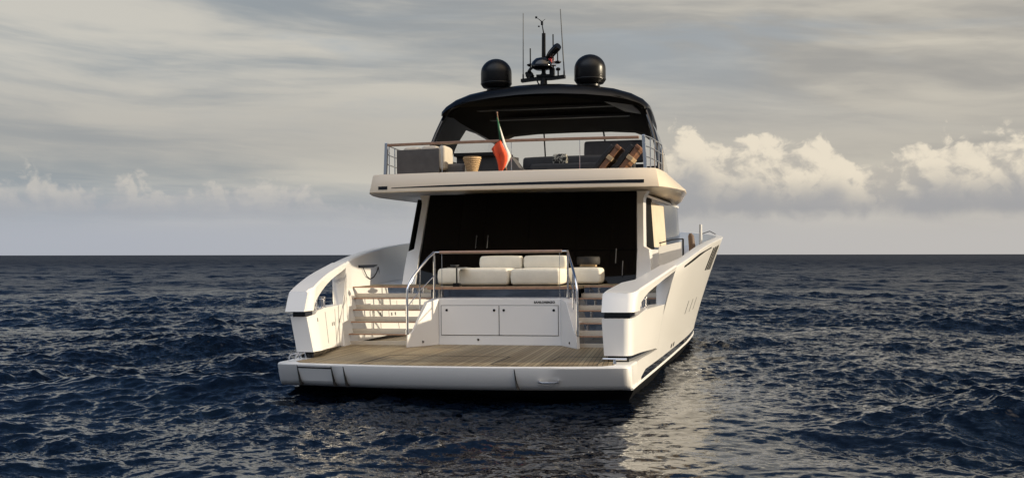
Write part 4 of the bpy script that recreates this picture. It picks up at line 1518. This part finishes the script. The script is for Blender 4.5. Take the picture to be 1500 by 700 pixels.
def strip(cols, mi):
    """cols: polylines of equal length, joined as cloth"""
    n_ = len(cols[0])
    vs = [p for c in cols for p in c]
    fs = []
    for i in range(len(cols) - 1):
        for k in range(n_ - 1):
            fs.append((i * n_ + k, i * n_ + k + 1, (i + 1) * n_ + k + 1, (i + 1) * n_ + k))
    cl.add(vs, fs, mi)


def P(px, py, y=4.95):
    # metres across / up in the plane of the hanging cloth
    return ((px - 735) * 0.0142 - 0.16, y, 5.43 - (py - 168) * 0.0141)


def curve(pts, n_=9):
    pts = [Vector(p) for p in pts]
    out_ = []
    for k in range(n_):
        t = k / (n_ - 1) * (len(pts) - 1)
        i = min(int(t), len(pts) - 2)
        f = t - i
        p0, p1, p2, p3 = pts[max(i - 1, 0)], pts[i], pts[i + 1], pts[min(i + 2, len(pts) - 1)]
        out_.append(0.5 * ((2 * p1) + (p2 - p0) * f + (2 * p0 - 5 * p1 + 4 * p2 - p3) * f * f + (3 * p1 - p0 - 3 * p2 + p3) * f**3))
    return out_


gA = curve([P(728.6, 171, 4.95), P(730.2, 184, 4.93), P(731.6, 195, 4.94), P(732.6, 207, 4.95)])
gB = curve([P(729.8, 171, 4.93), P(732.6, 184, 4.89), P(734.2, 195, 4.90), P(735.8, 208, 4.91)])
gC = curve([P(730.4, 172, 4.95), P(734.4, 186, 4.94), P(737.6, 197, 4.96), P(739.6, 210, 4.98)])
strip([gA, gB, gC], 0)
wA = curve([P(732.8, 181, 4.93), P(736.0, 196, 4.90), P(740.0, 213, 4.88), P(744.6, 228, 4.89), P(743.0, 242, 4.90), P(741, 249, 4.91)])
wB = curve([P(734.0, 186, 4.95), P(738.6, 199, 4.93), P(743.5, 215, 4.92), P(748.5, 229, 4.93), P(746.0, 240, 4.93), P(742, 248, 4.93)])
wC = curve([P(734.4, 190, 4.98), P(739.4, 203, 4.97), P(744.8, 219, 4.97), P(750.5, 230, 4.98), P(747.5, 238, 4.97), P(743, 246, 4.96)])
strip([wA, wB, wC], 1)
rD = curve([P(735.5, 206, 4.90), P(739.2, 214, 4.86), P(745.2, 226, 4.85), P(746.2, 236, 4.87), P(742.5, 246, 4.88), P(737.5, 253, 4.9)])
rC = curve([P(734.4, 207, 4.87), P(735.5, 216, 4.82), P(738.5, 227, 4.81), P(739.5, 237, 4.84), P(737.5, 247, 4.86), P(736, 255, 4.89)])
rB = curve([P(733.2, 207.5, 4.90), P(730, 216, 4.87), P(732.5, 226, 4.88), P(734.8, 236, 4.90), P(734.5, 247, 4.89), P(734.3, 256, 4.9)])
rA2 = curve([P(732.4, 208, 4.88), P(726, 215, 4.83), P(727, 224, 4.82), P(731.0, 235, 4.84), P(732.5, 246, 4.86), P(733, 257, 4.88)])
rA = curve([P(732.0, 208.5, 4.91), P(721.5, 218, 4.90), P(722.5, 223, 4.91), P(728.0, 234, 4.92), P(731.0, 246, 4.91), P(732, 258, 4.91)])
strip([rD, rC, rB, rA2, rA], 2)
fo = cl.build("flag_cloth", ["flag_green", "flag_white", "flag_red"], fg, angle=80)
so = fo.modifiers.new("thick", "SOLIDIFY")
so.thickness = 0.004

# ------------------------------------------------------------------ heel of the yacht and everything aboard
HEEL = Matrix.Rotation(-0.0083, 4, "Y")
for o in ABOARD:
    o.matrix_world = HEEL @ Matrix.Translation(o.location)
for o in bpy.data.objects:
    if "_base" in o:
        del o["_base"]
